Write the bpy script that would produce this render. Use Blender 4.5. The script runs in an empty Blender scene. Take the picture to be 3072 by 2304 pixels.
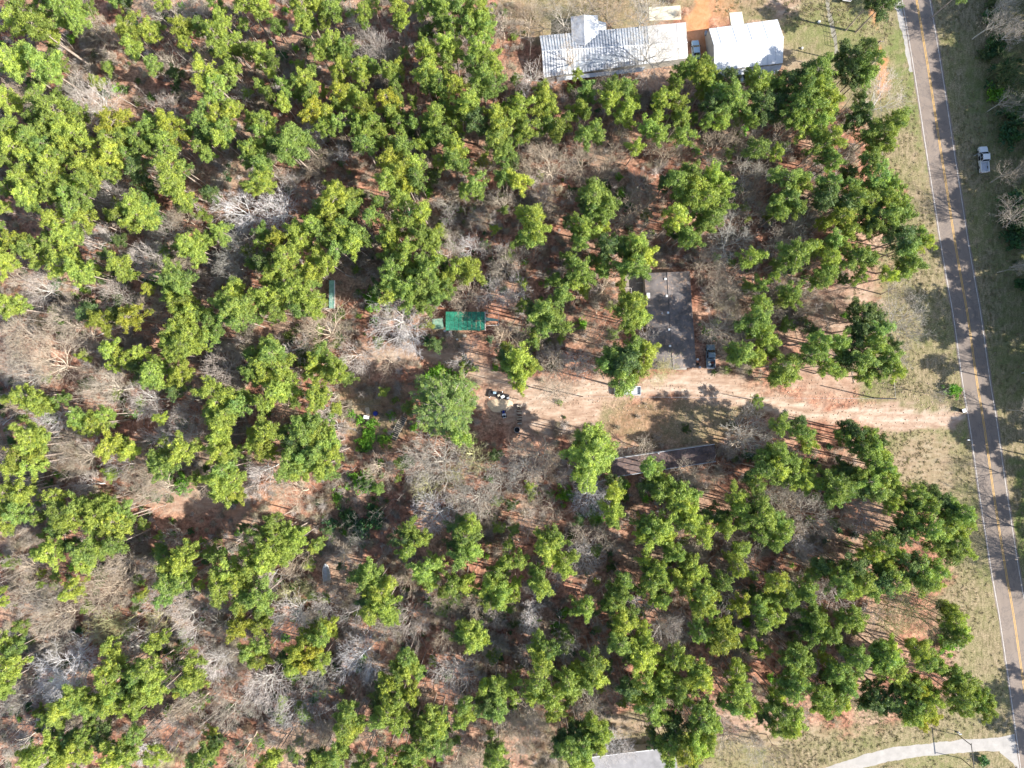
import bpy, bmesh, math, random
import numpy as np
from mathutils import Vector, Matrix, noise as mnoise

# ---------------------------------------------------------------- camera, sky, sun, exposure
SC = bpy.context.scene
S = 0.0735                      # metres on the ground per pixel of the 3072 px wide photograph
CU, CV = 1536.0, 1152.0
HCAM = 150.5
cam_d = bpy.data.cameras.new("camera"); cam = bpy.data.objects.new("camera", cam_d)
SC.collection.objects.link(cam); SC.camera = cam
cam.location = (0, 0, HCAM)
cam_d.sensor_width = 36.0; cam_d.lens = 36.0 * HCAM / (3072 * S)
cam_d.clip_start = 1.0; cam_d.clip_end = 6000.0

SUN_ELEV = math.radians(36.0)
SX, SY = 0.973, -0.230          # towards the sun, on the ground
world = bpy.data.worlds.new("World"); SC.world = world; world.use_nodes = True
wn = world.node_tree; wn.nodes.clear()
sky = wn.nodes.new("ShaderNodeTexSky"); sky.sky_type = 'NISHITA'; sky.sun_disc = False
sky.sun_elevation = SUN_ELEV; sky.sun_rotation = math.atan2(SX, SY)
bg = wn.nodes.new("ShaderNodeBackground"); bg.inputs[1].default_value = 0.12
wo = wn.nodes.new("ShaderNodeOutputWorld")
wn.links.new(sky.outputs[0], bg.inputs[0]); wn.links.new(bg.outputs[0], wo.inputs[0])
sun_d = bpy.data.lights.new("sun", 'SUN'); sun = bpy.data.objects.new("sun", sun_d)
SC.collection.objects.link(sun)
sun_d.energy = 4.8; sun_d.angle = math.radians(0.5); sun_d.color = (1.0, 0.95, 0.86)
sv = Vector((SX * math.cos(SUN_ELEV), SY * math.cos(SUN_ELEV), math.sin(SUN_ELEV)))
sun.rotation_euler = sv.to_track_quat('Z', 'Y').to_euler()
sun.location = sv * 300
SC.view_settings.view_transform = 'Standard'; SC.view_settings.look = 'None'
SC.view_settings.exposure = 1.2; SC.view_settings.gamma = 1.0
SC.view_settings.use_curve_mapping = False
SC.cycles.max_bounces = 6; SC.cycles.transparent_max_bounces = 6
SC.render.film_transparent = False

rnd = random.Random(7)
COL = SC.collection

def P(u, v, z=0.0):
    """place seen at pixel (u, v) of the photograph, at height z"""
    k = (HCAM - z) / HCAM * S
    return Vector(((u - CU) * k, (CV - v) * k, z))
# crowns seen in the photograph, read off in 4 x 4 blocks: x y radius kind
PINES = {
(0,0):"540 60 150 y,400 50 80 g,140 200 120 y,350 240 130 y,480 330 70 y,130 570 130 y,390 580 140 y,210 90 90 g,1110 250 110 y,1160 420 90 y,1290 290 80 y,1340 560 80 g,1420 10 70 y,1590 260 90 y,1610 380 60 y,1730 240 80 g,1860 290 100 y,1980 370 80 y,1930 170 80 y,1910 450 60 y,1880 30 70 g,2130 40 110 y,2110 210 50 g,2170 440 70 g,1760 640 110 y,1870 740 110 y,2000 620 80 g,1520 650 70 d,480 930 140 g,60 850 110 y,320 1040 90 g,570 1140 120 y,430 1130 80 g,680 1180 100 y,730 1010 70 g,120 1110 80 g,990 1060 110 o,960 1200 110 y,1120 1200 100 g,1210 1180 90 g,1310 1100 90 g,1470 1060 90 o,1530 1180 80 o,1260 1290 90 g,1430 1230 90 g,1620 1130 50 g,1770 1040 110 g,1900 1010 100 y,1960 1120 90 g,1910 1210 90 y,1740 1290 80 g,1800 1340 50 g,2030 960 80 y,2180 1040 60 g,2170 1300 90 y,2150 1400 80 g,1760 1200 80 d,290 1200 100 g,390 1260 110 g,150 1290 110 y,60 1180 100 g,60 1390 90 g,270 1370 100 g,430 1400 100 y,550 1360 80 g,200 1550 110 y,440 1520 110 y,70 1620 60 g,330 1640 70 g,980 1330 100 y,1040 1430 70 y,1130 1340 60 g,780 1450 110 y,880 1490 110 y,960 1510 70 g,760 1570 100 y,620 1610 80 g,1200 1460 110 d,1240 1560 90 d,1460 1430 110 y,1500 1570 120 y,1590 1470 70 g,600 1250 90 y,2170 1610 60 y",
(1,0):"60 90 90 y,400 40 110 y,530 70 70 y,660 90 90 g,400 190 80 y,440 260 50 y,200 250 70 g,610 190 50 g,930 110 80 y,1010 40 70 g,930 200 50 g,1230 70 90 y,1260 160 60 y,1230 240 40 g,1450 50 90 g,1560 30 90 g,1620 90 90 g,1760 60 90 g,1840 20 80 g,1930 100 90 y,1960 180 90 y,1600 190 90 g,1700 230 80 g,1830 230 100 g,1990 280 80 g,1480 270 50 d,50 480 90 y,150 520 60 g,560 470 80 y,670 370 90 y,760 420 80 g,700 460 80 g,740 580 80 y,720 690 60 y,780 500 60 g,910 600 90 y,930 700 60 y,1020 570 50 g,1150 620 90 y,1230 600 60 y,1200 690 60 g,1210 770 70 g,1460 440 90 y,1520 500 80 y,1440 370 50 g,1640 390 80 y,1720 450 90 y,1640 560 70 g,1500 620 100 y,1900 420 100 y,1990 500 100 y,2060 580 80 y,1870 540 90 g,1960 660 100 g,2050 760 100 g,1910 780 90 g,1600 720 90 g,1720 760 90 y,1480 720 80 g,1830 880 110 y,1760 950 80 g,1640 930 60 g,1560 980 90 y,1540 1090 80 g,1720 1090 70 y,1620 1170 80 g,1520 1190 70 g,1440 1260 60 y,420 690 100 y,350 720 60 g,490 630 50 g,240 750 60 g,40 750 60 g,120 810 50 g,490 810 80 g,250 910 80 y,740 800 80 o,800 860 60 g,860 790 60 g,920 860 80 y,980 860 60 g,1130 850 90 o,1220 880 70 g,700 900 60 g,510 960 90 o,620 1000 80 y,590 1110 70 y,700 1060 70 g,470 880 60 g,940 960 90 o,900 1050 60 g,1020 1060 80 y,1080 1130 70 y,960 1180 80 y,930 1260 90 g,1080 1220 60 g,880 1130 60 g,1250 1070 60 g,1270 1150 60 g,1260 1270 90 g,1160 970 80 g,1360 1070 60 g,1350 880 50 g,1270 1010 50 d,820 980 60 g,90 1060 110 y,60 1160 80 g,90 1240 50 g,40 1320 60 y,60 1430 100 g,60 1580 110 y,330 1180 120 g,320 1300 140 g,430 1240 90 g,240 1270 100 d,1150 1420 120 o,1260 1500 130 o,1140 1560 110 y,1360 1430 90 y,1400 1540 100 g,1300 1600 80 o,700 1630 80 y,1730 1290 90 y,1700 1390 90 g,1790 1440 60 g,1590 1390 60 g,1650 1250 50 g,2070 1000 90 y,2100 1110 90 y,2080 1230 110 g,2150 1290 90 g,1890 1060 110 d,2140 1400 60 g,1880 1590 90 g,2140 1550 90 g",
(2,0):"80 930 90 y,60 860 60 g,290 870 100 y,330 930 80 y,120 1110 100 y,60 1040 80 g,60 1200 60 g,390 1120 90 y,480 1040 70 g,320 1080 80 g,640 780 80 g,660 850 70 g,590 940 80 y,640 1000 50 g,860 790 80 g,830 890 80 y,990 780 80 g,990 940 80 y,920 1020 60 g,1060 880 50 g,1000 1060 50 y,710 1120 80 g,610 1190 80 g,730 1200 50 g,1290 850 90 y,1260 940 60 g,1430 900 80 y,1250 1040 80 y,1180 1110 90 y,1250 1180 80 g,1450 1040 80 g,1470 1160 90 y,1560 1030 50 g,1420 740 60 g,1510 600 90 g,1620 620 100 y,1690 700 80 y,1440 660 60 g,1650 780 60 g,1650 560 60 g,1860 700 90 d,1910 860 110 g,1900 940 90 g,1700 900 100 d,1800 1060 80 y,1680 1050 60 g,2050 970 70 g,2060 1060 60 g,2120 720 100 g,2070 660 60 g,2150 900 110 d,2100 830 70 g,1780 800 80 g,1070 1270 70 y,60 1560 90 y,20 1400 70 d,1410 1560 110 g,1540 1500 100 g,1580 1600 100 y,1730 1530 100 y,1800 1590 80 y,1340 1570 80 d,680 1630 90 g,2130 1300 110 g",
(3,0):"700 500 110 d,860 430 90 d,890 560 100 g,700 620 110 d,820 680 100 g,630 500 60 d,420 620 120 g,340 640 110 d,470 700 90 g,430 800 110 y,500 860 100 y,510 960 90 y,300 840 120 g,220 930 110 g,350 960 110 y,320 1080 100 y,440 1060 90 g,200 1060 80 g,150 740 110 d,60 760 90 g,60 900 110 d,540 1200 100 y,470 1270 90 g,500 1350 80 g,560 1400 80 g,820 960 100 d,720 1060 90 d,780 860 60 d,1080 1060 110 g,1130 1000 70 g,980 1150 100 g,1000 1250 80 g,860 1180 90 g,860 1400 100 g,880 1300 60 g,180 1540 120 g,280 1600 80 y,540 1590 110 g,950 1560 120 g,1050 1610 80 g,860 1620 80 g,700 1620 90 g,1000 30 110 d,900 20 80 d,60 1340 60 y,700 1500 80 d",
(0,1):"250 30 100 y,270 100 90 g,480 40 90 g,600 20 80 g,720 30 80 g,40 140 60 y,660 170 110 g,740 230 90 y,470 250 90 y,560 390 110 y,640 370 80 g,460 430 80 g,130 420 90 y,290 480 100 g,200 500 70 g,340 560 80 g,70 620 100 y,1170 130 120 y,1050 230 90 y,1220 210 110 y,1300 120 80 g,1310 250 60 g,1560 40 90 y,1620 100 60 g,1820 20 80 d,1920 340 80 g,1640 450 110 y,1700 540 90 y,1760 430 70 y,1560 480 50 g,1820 400 50 g,1060 640 110 y,1110 700 70 y,560 600 110 y,700 700 110 y,780 680 60 y,630 560 60 y,100 1000 110 y,30 980 60 y,200 970 50 g,780 1040 100 d,870 1120 100 o,1120 1090 110 o,1000 1050 70 d,1550 760 130 g,1510 700 90 g,1590 850 80 g,1500 860 80 g,1520 940 90 y,1620 950 80 y,1540 1020 80 y,1680 1040 90 y,1760 1060 80 g,1550 1180 110 y,1660 1220 100 y,1480 1290 90 y,1600 1320 110 y,1530 1400 90 y,1690 1330 70 y,1850 1100 90 g,1830 1240 70 g,1900 1200 60 g,2030 880 100 y,2060 1000 130 g,1940 960 100 g,2150 1040 90 g,2080 1120 90 g,1980 1080 80 g,2040 780 60 g,2190 630 50 g,1290 840 50 y,980 1370 90 y,1060 1420 80 y,1120 1450 60 y,1210 1390 80 y,980 1500 50 y,1340 1560 110 y,1370 1480 60 y,1600 1550 90 y,1540 1610 80 y,1290 1640 60 g,2190 1400 80 g,2180 1550 80 g,1180 1500 90 d,1040 430 60 d,920 550 60 d",
(1,1):"700 60 110 y,830 60 80 g,600 130 90 g,660 200 90 y,820 150 90 g,500 280 90 y,560 340 80 g,770 280 90 g,880 370 90 g,940 400 60 g,1000 220 80 g,740 370 90 y,850 450 90 y,700 500 90 g,620 430 80 g,60 350 70 g,40 440 60 g,200 400 90 o,340 340 90 y,390 440 90 y,280 560 110 y,230 670 100 y,130 740 90 y,550 560 100 y,630 610 90 y,500 690 90 y,400 700 80 g,60 620 100 d,90 880 100 y,220 900 110 y,340 860 110 y,450 900 110 y,180 1010 90 g,380 1010 90 g,500 980 90 y,60 1000 80 g,30 1100 50 g,1250 40 100 y,1060 80 60 g,1440 180 90 y,1230 220 60 g,1320 270 90 g,1180 330 90 y,1110 390 80 g,1170 450 80 y,1310 490 80 y,1420 380 90 g,1530 400 80 g,1480 460 70 g,1150 540 70 g,1290 600 90 y,1190 660 90 g,1330 700 90 g,1440 620 90 g,1560 590 80 y,1500 700 100 g,1620 660 60 d,1720 660 80 y,1820 640 90 y,1860 720 90 y,1640 740 90 y,1550 830 110 g,1430 830 110 g,1310 830 100 g,1170 760 90 g,1170 860 100 y,1060 840 80 d,1360 930 90 g,1450 970 80 g,1560 930 80 g,1660 830 70 g,110 1300 80 g,160 1400 120 g,60 1480 100 y,230 1530 120 y,100 1600 100 y,560 1400 80 g,520 1480 80 y,680 1480 90 y,730 1560 80 y,610 1570 90 y,800 1600 60 g,310 1600 60 g,1800 20 60 y,1940 10 50 g,2150 1340 50 g,2170 1440 90 d,2180 1530 70 g",
(2,1):"180 240 120 y,120 190 70 g,230 330 110 y,130 390 80 g,190 420 60 g,40 430 50 g,720 40 130 g,820 120 90 g,700 150 90 g,640 80 80 d,780 210 80 g,800 300 60 y,600 290 90 y,640 370 90 y,600 440 70 g,540 340 60 g,1440 20 80 g,1560 60 100 y,1700 60 110 y,1800 120 90 g,1420 210 100 y,1350 290 60 y,1610 170 90 g,1740 230 110 g,1640 290 90 g,1490 370 90 g,1540 430 80 g,1420 360 70 d,1820 30 60 g,920 430 70 g,950 500 70 g,1080 440 110 y,1050 530 110 g,1140 560 90 y,1060 640 100 g,950 660 90 y,820 470 110 d,780 640 60 g,790 700 60 g,680 600 60 d,480 570 50 g,530 640 80 g,600 700 90 g,540 770 90 g,400 770 60 g,430 900 100 g,280 1020 120 g,180 1060 100 d,370 1120 110 g,290 1160 100 g,980 910 60 y,1050 970 110 y,990 1080 90 g,1090 1090 100 y,1020 1190 70 g,1040 1340 110 g,1150 1380 90 y,1010 1460 130 d,860 1400 100 g,900 1510 125 d,1090 1540 90 y,800 1480 90 g,60 1450 110 y,170 1500 90 y,80 1580 90 y,2070 580 90 y,2150 800 70 g,2140 960 80 g,2130 1080 110 g,2060 1150 90 g,2180 1250 100 y,2000 1390 120 g,2100 1440 100 y,1920 1420 80 g,2180 1350 80 g",
(3,1):"180 60 110 g,60 80 80 g,250 130 80 g,110 190 80 g,480 60 130 d,640 120 120 d,620 220 100 y,760 60 110 g,880 80 110 y,1000 50 90 g,1100 90 90 g,1040 200 110 g,1150 210 80 g,880 200 110 d,900 300 90 g,700 320 90 y,1050 330 100 d,1130 400 120 d,1280 380 90 g,1330 460 90 y,1180 500 110 g,1220 620 100 g,1150 700 60 g,1040 720 70 y,560 430 90 g,470 270 60 y,640 480 70 g,380 480 80 y,250 540 110 g,180 600 80 g,530 580 90 y,500 680 90 g,460 770 80 g,600 650 60 g,780 560 110 g,870 580 80 g,780 740 60 g,640 760 50 d,40 740 50 g,200 870 90 g,210 930 60 g,720 1020 50 d,820 1080 110 d,900 1090 100 d,780 1180 100 d,930 1220 100 g,900 1320 100 y,1080 1320 70 d,600 1300 100 g,450 1290 110 g,360 1400 110 g,650 1440 110 d,800 1450 120 g,1010 1440 110 g,950 1540 100 g,1080 1550 80 y,600 1560 80 g,500 1510 80 g,830 1590 80 g,120 1500 110 g,190 1580 80 y,60 1600 90 g,30 1400 60 g,740 1320 90 d",
(0,2):"240 90 100 y,350 150 110 y,530 130 60 g,430 190 60 y,180 110 60 g,700 290 90 y,830 330 90 y,920 270 80 y,690 350 60 y,280 430 110 y,370 480 80 y,270 540 90 y,200 650 120 y,140 710 90 y,290 690 90 y,960 540 120 y,1050 520 80 y,1150 580 80 y,1590 570 110 y,1380 650 100 g,1440 720 110 g,1850 60 110 y,1900 150 110 y,1860 240 100 g,1960 270 110 y,2060 200 100 g,2100 110 80 g,1900 340 90 y,1900 470 100 y,1930 580 110 y,1950 740 110 g,1900 820 110 y,2010 850 100 y,1940 920 110 y,2060 930 80 y,1710 810 60 g,2190 520 70 y,70 930 90 y,210 940 100 y,480 960 90 y,90 1060 80 g,150 1120 100 g,60 1180 90 y,560 1110 120 g,690 1060 100 g,650 1160 110 y,860 1020 100 y,850 1130 120 y,960 1080 90 y,1000 1180 120 y,1060 1100 80 g,830 1240 90 g,520 1240 90 g,430 1300 60 g,350 1150 60 g,1100 1180 60 g,960 1250 80 g,480 1440 110 y,370 1450 60 g,620 1400 90 d,760 1440 120 g,760 1530 100 y,900 1410 90 y,1000 1370 90 g,1620 1450 90 y,1580 1530 90 y,1450 1570 80 y,1560 1620 100 y,1880 1480 70 g,2150 1440 70 y,2180 1580 90 y,2000 1620 100 y,1500 1490 80 d,2030 600 60 g,1390 290 50 y,1520 40 80 d",
(1,2):"60 160 80 y,200 60 120 y,320 80 100 y,520 90 100 y,560 130 80 y,700 200 60 y,380 330 90 g,500 340 90 g,420 430 110 g,520 440 100 y,350 500 110 d,600 430 80 g,640 520 90 y,680 600 80 y,540 600 110 g,420 620 110 g,330 560 90 g,280 690 110 g,420 740 110 y,560 720 90 y,630 760 80 g,240 420 50 g,110 420 100 y,60 520 100 y,120 590 60 y,1640 230 290 h,1760 430 90 y,60 1300 90 g,150 1190 80 g,180 1300 90 y,310 1290 90 y,390 1330 80 y,310 1400 100 y,100 1440 110 y,230 1470 100 y,60 1560 100 y,1340 1240 80 g,1300 1330 100 d,1430 1340 80 y,1310 1430 80 y,1860 1230 90 y,1800 1330 110 g,1870 1410 100 y,1760 1480 100 g,1720 1380 80 d,1730 1240 80 d,1560 1560 80 y,1460 1600 100 g,1000 1610 90 g,900 1630 80 g,2180 1380 60 g,2170 1520 80 y,2090 1610 80 g",
(2,2):"60 20 60 y,940 10 110 g,670 620 200 y,610 460 90 g,780 520 100 y,700 420 70 g,1180 720 90 g,1230 760 80 g,1300 830 80 y,1180 860 90 d,1260 910 100 g,1350 930 90 y,1450 950 100 g,1550 960 80 g,1480 1050 100 y,1540 1110 90 y,1530 1210 100 g,1640 1280 100 y,1600 1180 80 g,1290 1230 120 y,1150 1240 100 g,1230 1300 110 y,1100 1290 70 y,1330 1290 80 y,1840 1230 90 y,1940 960 90 y,1960 1060 100 y,2100 860 90 g,2040 800 70 d,2120 1050 100 d,2150 1150 110 g,1980 1200 80 g,2160 750 100 g,2160 620 80 g,2140 1300 90 g,1970 1410 80 g,1950 1590 90 y,870 950 90 y,870 1080 100 y,860 1170 80 g,900 860 80 d,330 1290 90 g,400 1340 80 g,290 1400 110 y,340 1460 100 y,450 1520 90 y,470 1590 80 y,60 1530 80 y,220 1600 70 g,1430 1470 80 g,1490 1540 80 g,1560 1600 90 y,1270 1600 80 y,1200 1620 80 d,1370 1400 80 g,1140 1520 60 y,1750 1150 90 d,1860 1130 60 d",
(3,2):"110 360 90 g,250 340 80 d,290 430 90 g,340 500 70 y,60 560 90 g,110 650 100 g,60 740 100 y,200 770 100 g,310 760 90 g,300 850 90 y,400 860 90 y,540 830 100 g,560 900 110 g,640 920 90 g,540 980 80 g,650 740 90 d,760 770 80 g,680 380 90 d,750 410 90 d,860 440 80 g,640 460 70 g,780 520 80 g,890 530 90 g,940 500 80 d,950 600 80 y,830 590 90 g,900 680 100 g,1000 720 90 g,960 800 110 y,1040 830 80 g,860 830 100 g,800 900 100 d,930 920 110 g,1060 960 90 y,1040 1050 70 y,1290 940 100 g,1400 950 90 d,1470 1000 110 d,1370 1040 100 g,1540 1080 100 d,1660 1110 100 g,1690 1190 80 y,1560 1180 100 g,1180 1130 80 g,1230 1190 80 y,1180 1250 90 g,1380 1250 110 g,1490 1250 110 g,1620 1260 90 y,1440 1370 100 g,1600 1360 110 g,1660 1430 80 y,1560 1480 100 d,1100 1300 100 d,1000 1370 110 g,1090 1450 80 y,880 1470 90 y,960 1530 90 y,1000 1600 100 g,740 1590 110 d,1200 1560 110 d,1300 1620 100 g,1450 1600 90 g,60 1180 100 g,100 1270 110 y,60 1370 80 g,1240 1040 90 d,450 1570 100 d,520 1600 60 y,650 1580 80 g,390 1630 70 g",
(0,3):"640 110 90 y,590 160 50 y,20 120 40 y,20 230 50 y,60 570 80 y,150 610 80 g,190 430 70 g,80 780 110 y,60 900 110 y,40 1000 70 y,1480 50 120 g,1600 40 90 g,1430 200 80 g,1900 80 110 y,2060 50 100 y,2150 170 110 g,2080 250 80 g,2080 430 110 o,2150 660 80 g,960 600 80 y,1350 570 90 y,1430 500 50 y,990 760 100 y,920 880 90 y,1060 820 80 g,1220 850 90 g,1300 800 100 g,1340 900 110 y,1270 1030 110 y,1360 1010 80 y,1100 940 90 d,1000 1020 100 y,960 1120 90 y,850 1060 90 y,730 1110 90 g,640 1050 100 y,560 1110 110 y,500 1210 100 g,400 1230 60 g,790 1130 80 g,1150 1080 80 y,1670 730 80 g,1660 860 100 y,1610 950 80 g,1700 920 80 y,760 1330 70 g,780 1400 80 g,680 1480 100 y,560 1530 100 y,400 1500 110 y,300 1550 90 y,500 1440 100 d,640 1390 90 d,520 1600 90 y,740 1540 60 y,1180 1360 90 g,1080 1440 70 g,1120 1520 110 y,1010 1560 110 y,1340 1520 90 y,1790 1560 100 g,1700 1610 110 g,1870 1490 60 g,1880 1410 60 d,850 1380 100 d",
(1,3):"50 180 110 g,60 300 80 g,40 410 80 y,60 600 80 g,30 700 80 y,640 420 60 y,490 470 60 y,440 520 80 y,560 530 90 y,360 640 100 o,500 640 100 o,440 740 100 o,570 700 100 y,330 770 80 y,260 700 80 d,1080 150 110 y,1120 240 110 y,1000 300 100 y,960 200 90 d,1150 330 80 y,950 40 100 g,1060 40 80 g,1500 40 90 y,1700 60 90 g,1800 60 90 y,1620 130 60 g,2050 60 100 y,2130 130 100 y,2100 220 90 y,2000 140 80 d,1850 460 100 y,1880 560 110 y,1940 520 70 y,1780 500 80 d,1900 420 60 g,1300 700 90 g,1320 770 100 y,1250 820 80 g,1420 820 60 g,1150 930 80 y,1120 1000 90 d,1250 1040 90 y,1340 1000 70 y,1150 1160 100 y,1210 1230 100 y,1300 1220 70 y,1060 1130 90 d,1070 1230 80 g,800 1160 90 g,770 1270 100 g,830 1310 100 y,900 1260 70 g,760 1350 80 y,1980 930 70 y,2080 920 80 g,2150 960 80 g,2000 1080 90 d,2080 1160 110 g,1810 1110 80 g,1830 1200 80 y,1770 1250 70 g,1500 1250 100 g,1580 1290 90 y,1490 1370 90 g,1370 1300 80 d,1540 1460 110 g,1640 1460 80 d,1390 1520 100 g,1370 1600 110 y,1250 1600 80 y,2040 1480 80 d,2100 1540 90 g,2030 1580 80 g,170 1550 80 y,100 1620 90 y,490 1560 90 d,530 1620 90 y,700 1520 100 g,650 1600 80 g,760 1450 60 g,930 1600 90 g,1110 1620 100 g",
(2,3):"250 90 110 y,230 30 80 g,30 60 60 y,20 180 40 y,640 280 80 g,590 270 80 g,830 260 90 d,860 220 80 g,940 150 90 g,900 100 80 g,960 30 80 g,1110 100 60 g,1200 40 90 g,1320 60 90 y,1250 200 70 y,1300 180 70 g,1480 50 100 y,1640 130 110 g,1680 180 90 y,1620 270 100 y,1700 280 80 g,1830 50 90 g,1980 260 90 y,970 370 110 y,1020 330 80 g,980 420 80 g,1140 430 70 y,930 560 110 g,920 500 90 d,1100 680 110 y,1180 720 90 y,1100 600 90 g,1050 690 80 d,1120 540 60 g,1380 700 100 g,1480 720 80 y,1620 480 100 g,1830 520 120 y,1860 470 90 y,1780 440 90 g,2060 560 60 g,2130 620 70 y,1600 800 100 g,1640 880 100 y,230 560 70 g,240 680 110 y,300 640 90 g,250 760 110 y,700 750 110 g,720 840 110 y,620 830 90 y,650 900 90 g,480 900 110 g,520 980 80 g,200 900 110 g,170 1010 90 y,340 1010 110 y,360 1160 80 y,250 960 80 d,20 890 60 g,20 1050 50 y,500 1030 60 g,990 950 100 d,1080 1030 80 y,1030 1000 90 g,1150 900 90 g,1230 960 80 g,1300 850 90 y,1320 940 80 y,1440 960 90 g,1420 1030 90 y,1200 1120 100 g,1240 1190 80 y,1670 1110 80 g,1330 790 60 g,1940 820 80 y,1980 930 90 y,1960 1010 120 g,2020 1100 100 y,1900 1100 90 g,1970 780 50 y,1620 1230 110 g,1720 1250 90 g,1600 1330 110 d,1690 1350 100 y,1560 1420 110 y,1640 1460 80 y,1490 1500 110 y,1540 1580 80 y,1400 1330 110 d,1370 1430 90 g,1250 1410 80 d,1340 1510 80 g,1360 1600 60 g,560 1330 100 d,440 1400 100 d,500 1500 120 g,620 1450 110 g,690 1350 90 g,760 1360 90 y,740 1450 80 y,640 1560 90 y,560 1620 80 y,430 1480 80 d,690 1240 80 y,1400 1230 80 d,2100 170 80 d,2170 370 100 g,2130 260 100 g,2170 1180 90 d",
(3,3):"60 60 110 y,150 130 90 g,180 200 80 g,30 170 80 g,60 330 90 y,300 80 100 g,340 150 80 g,640 40 100 g,690 110 100 y,820 40 110 g,960 40 110 d,900 110 100 g,1080 50 110 g,1330 40 100 g,1420 40 80 y,380 310 90 g,400 400 80 g,300 440 90 d,360 520 90 g,520 500 100 g,480 440 80 g,650 380 90 g,720 330 90 g,740 420 70 g,240 660 100 g,200 720 110 g,300 760 110 g,210 600 60 g,490 690 60 y,760 700 110 g,820 730 60 y,700 650 80 d,940 640 100 g,1010 680 110 g,1030 600 80 y,980 760 110 g,1080 820 100 g,1290 640 100 y,1230 580 60 y,1350 720 110 g,1420 760 90 y,1570 320 80 y,1530 400 60 y,1620 420 90 y,1650 510 80 y,1580 520 80 d,1530 270 50 y,1480 250 50 d,560 810 100 g,640 830 100 g,650 930 100 g,700 900 60 y,540 930 90 d,440 1010 110 g,530 1080 110 g,620 1090 80 y,450 1120 80 g,240 900 100 g,200 980 100 g,60 1020 80 y,110 1160 110 g,200 1200 110 y,180 1290 90 y,60 1290 80 g,1240 930 90 g,1270 960 80 o,1330 960 90 o,1380 1030 90 y,1250 1060 110 g,1180 1000 80 d,1050 1040 110 d,1320 1130 110 y,1380 1190 80 o,1220 1180 110 y,1290 1240 70 o,1120 960 60 g,1590 830 90 g,1650 900 110 g,1560 960 80 g,1640 1030 110 g,1680 970 80 g,1650 1120 80 g,1790 1000 80 d,1840 1060 90 g,1870 1130 90 y,1780 1090 80 g,880 960 90 d,900 1080 100 d,960 1130 60 d,820 1090 60 d,110 890 50 y",
}
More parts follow.
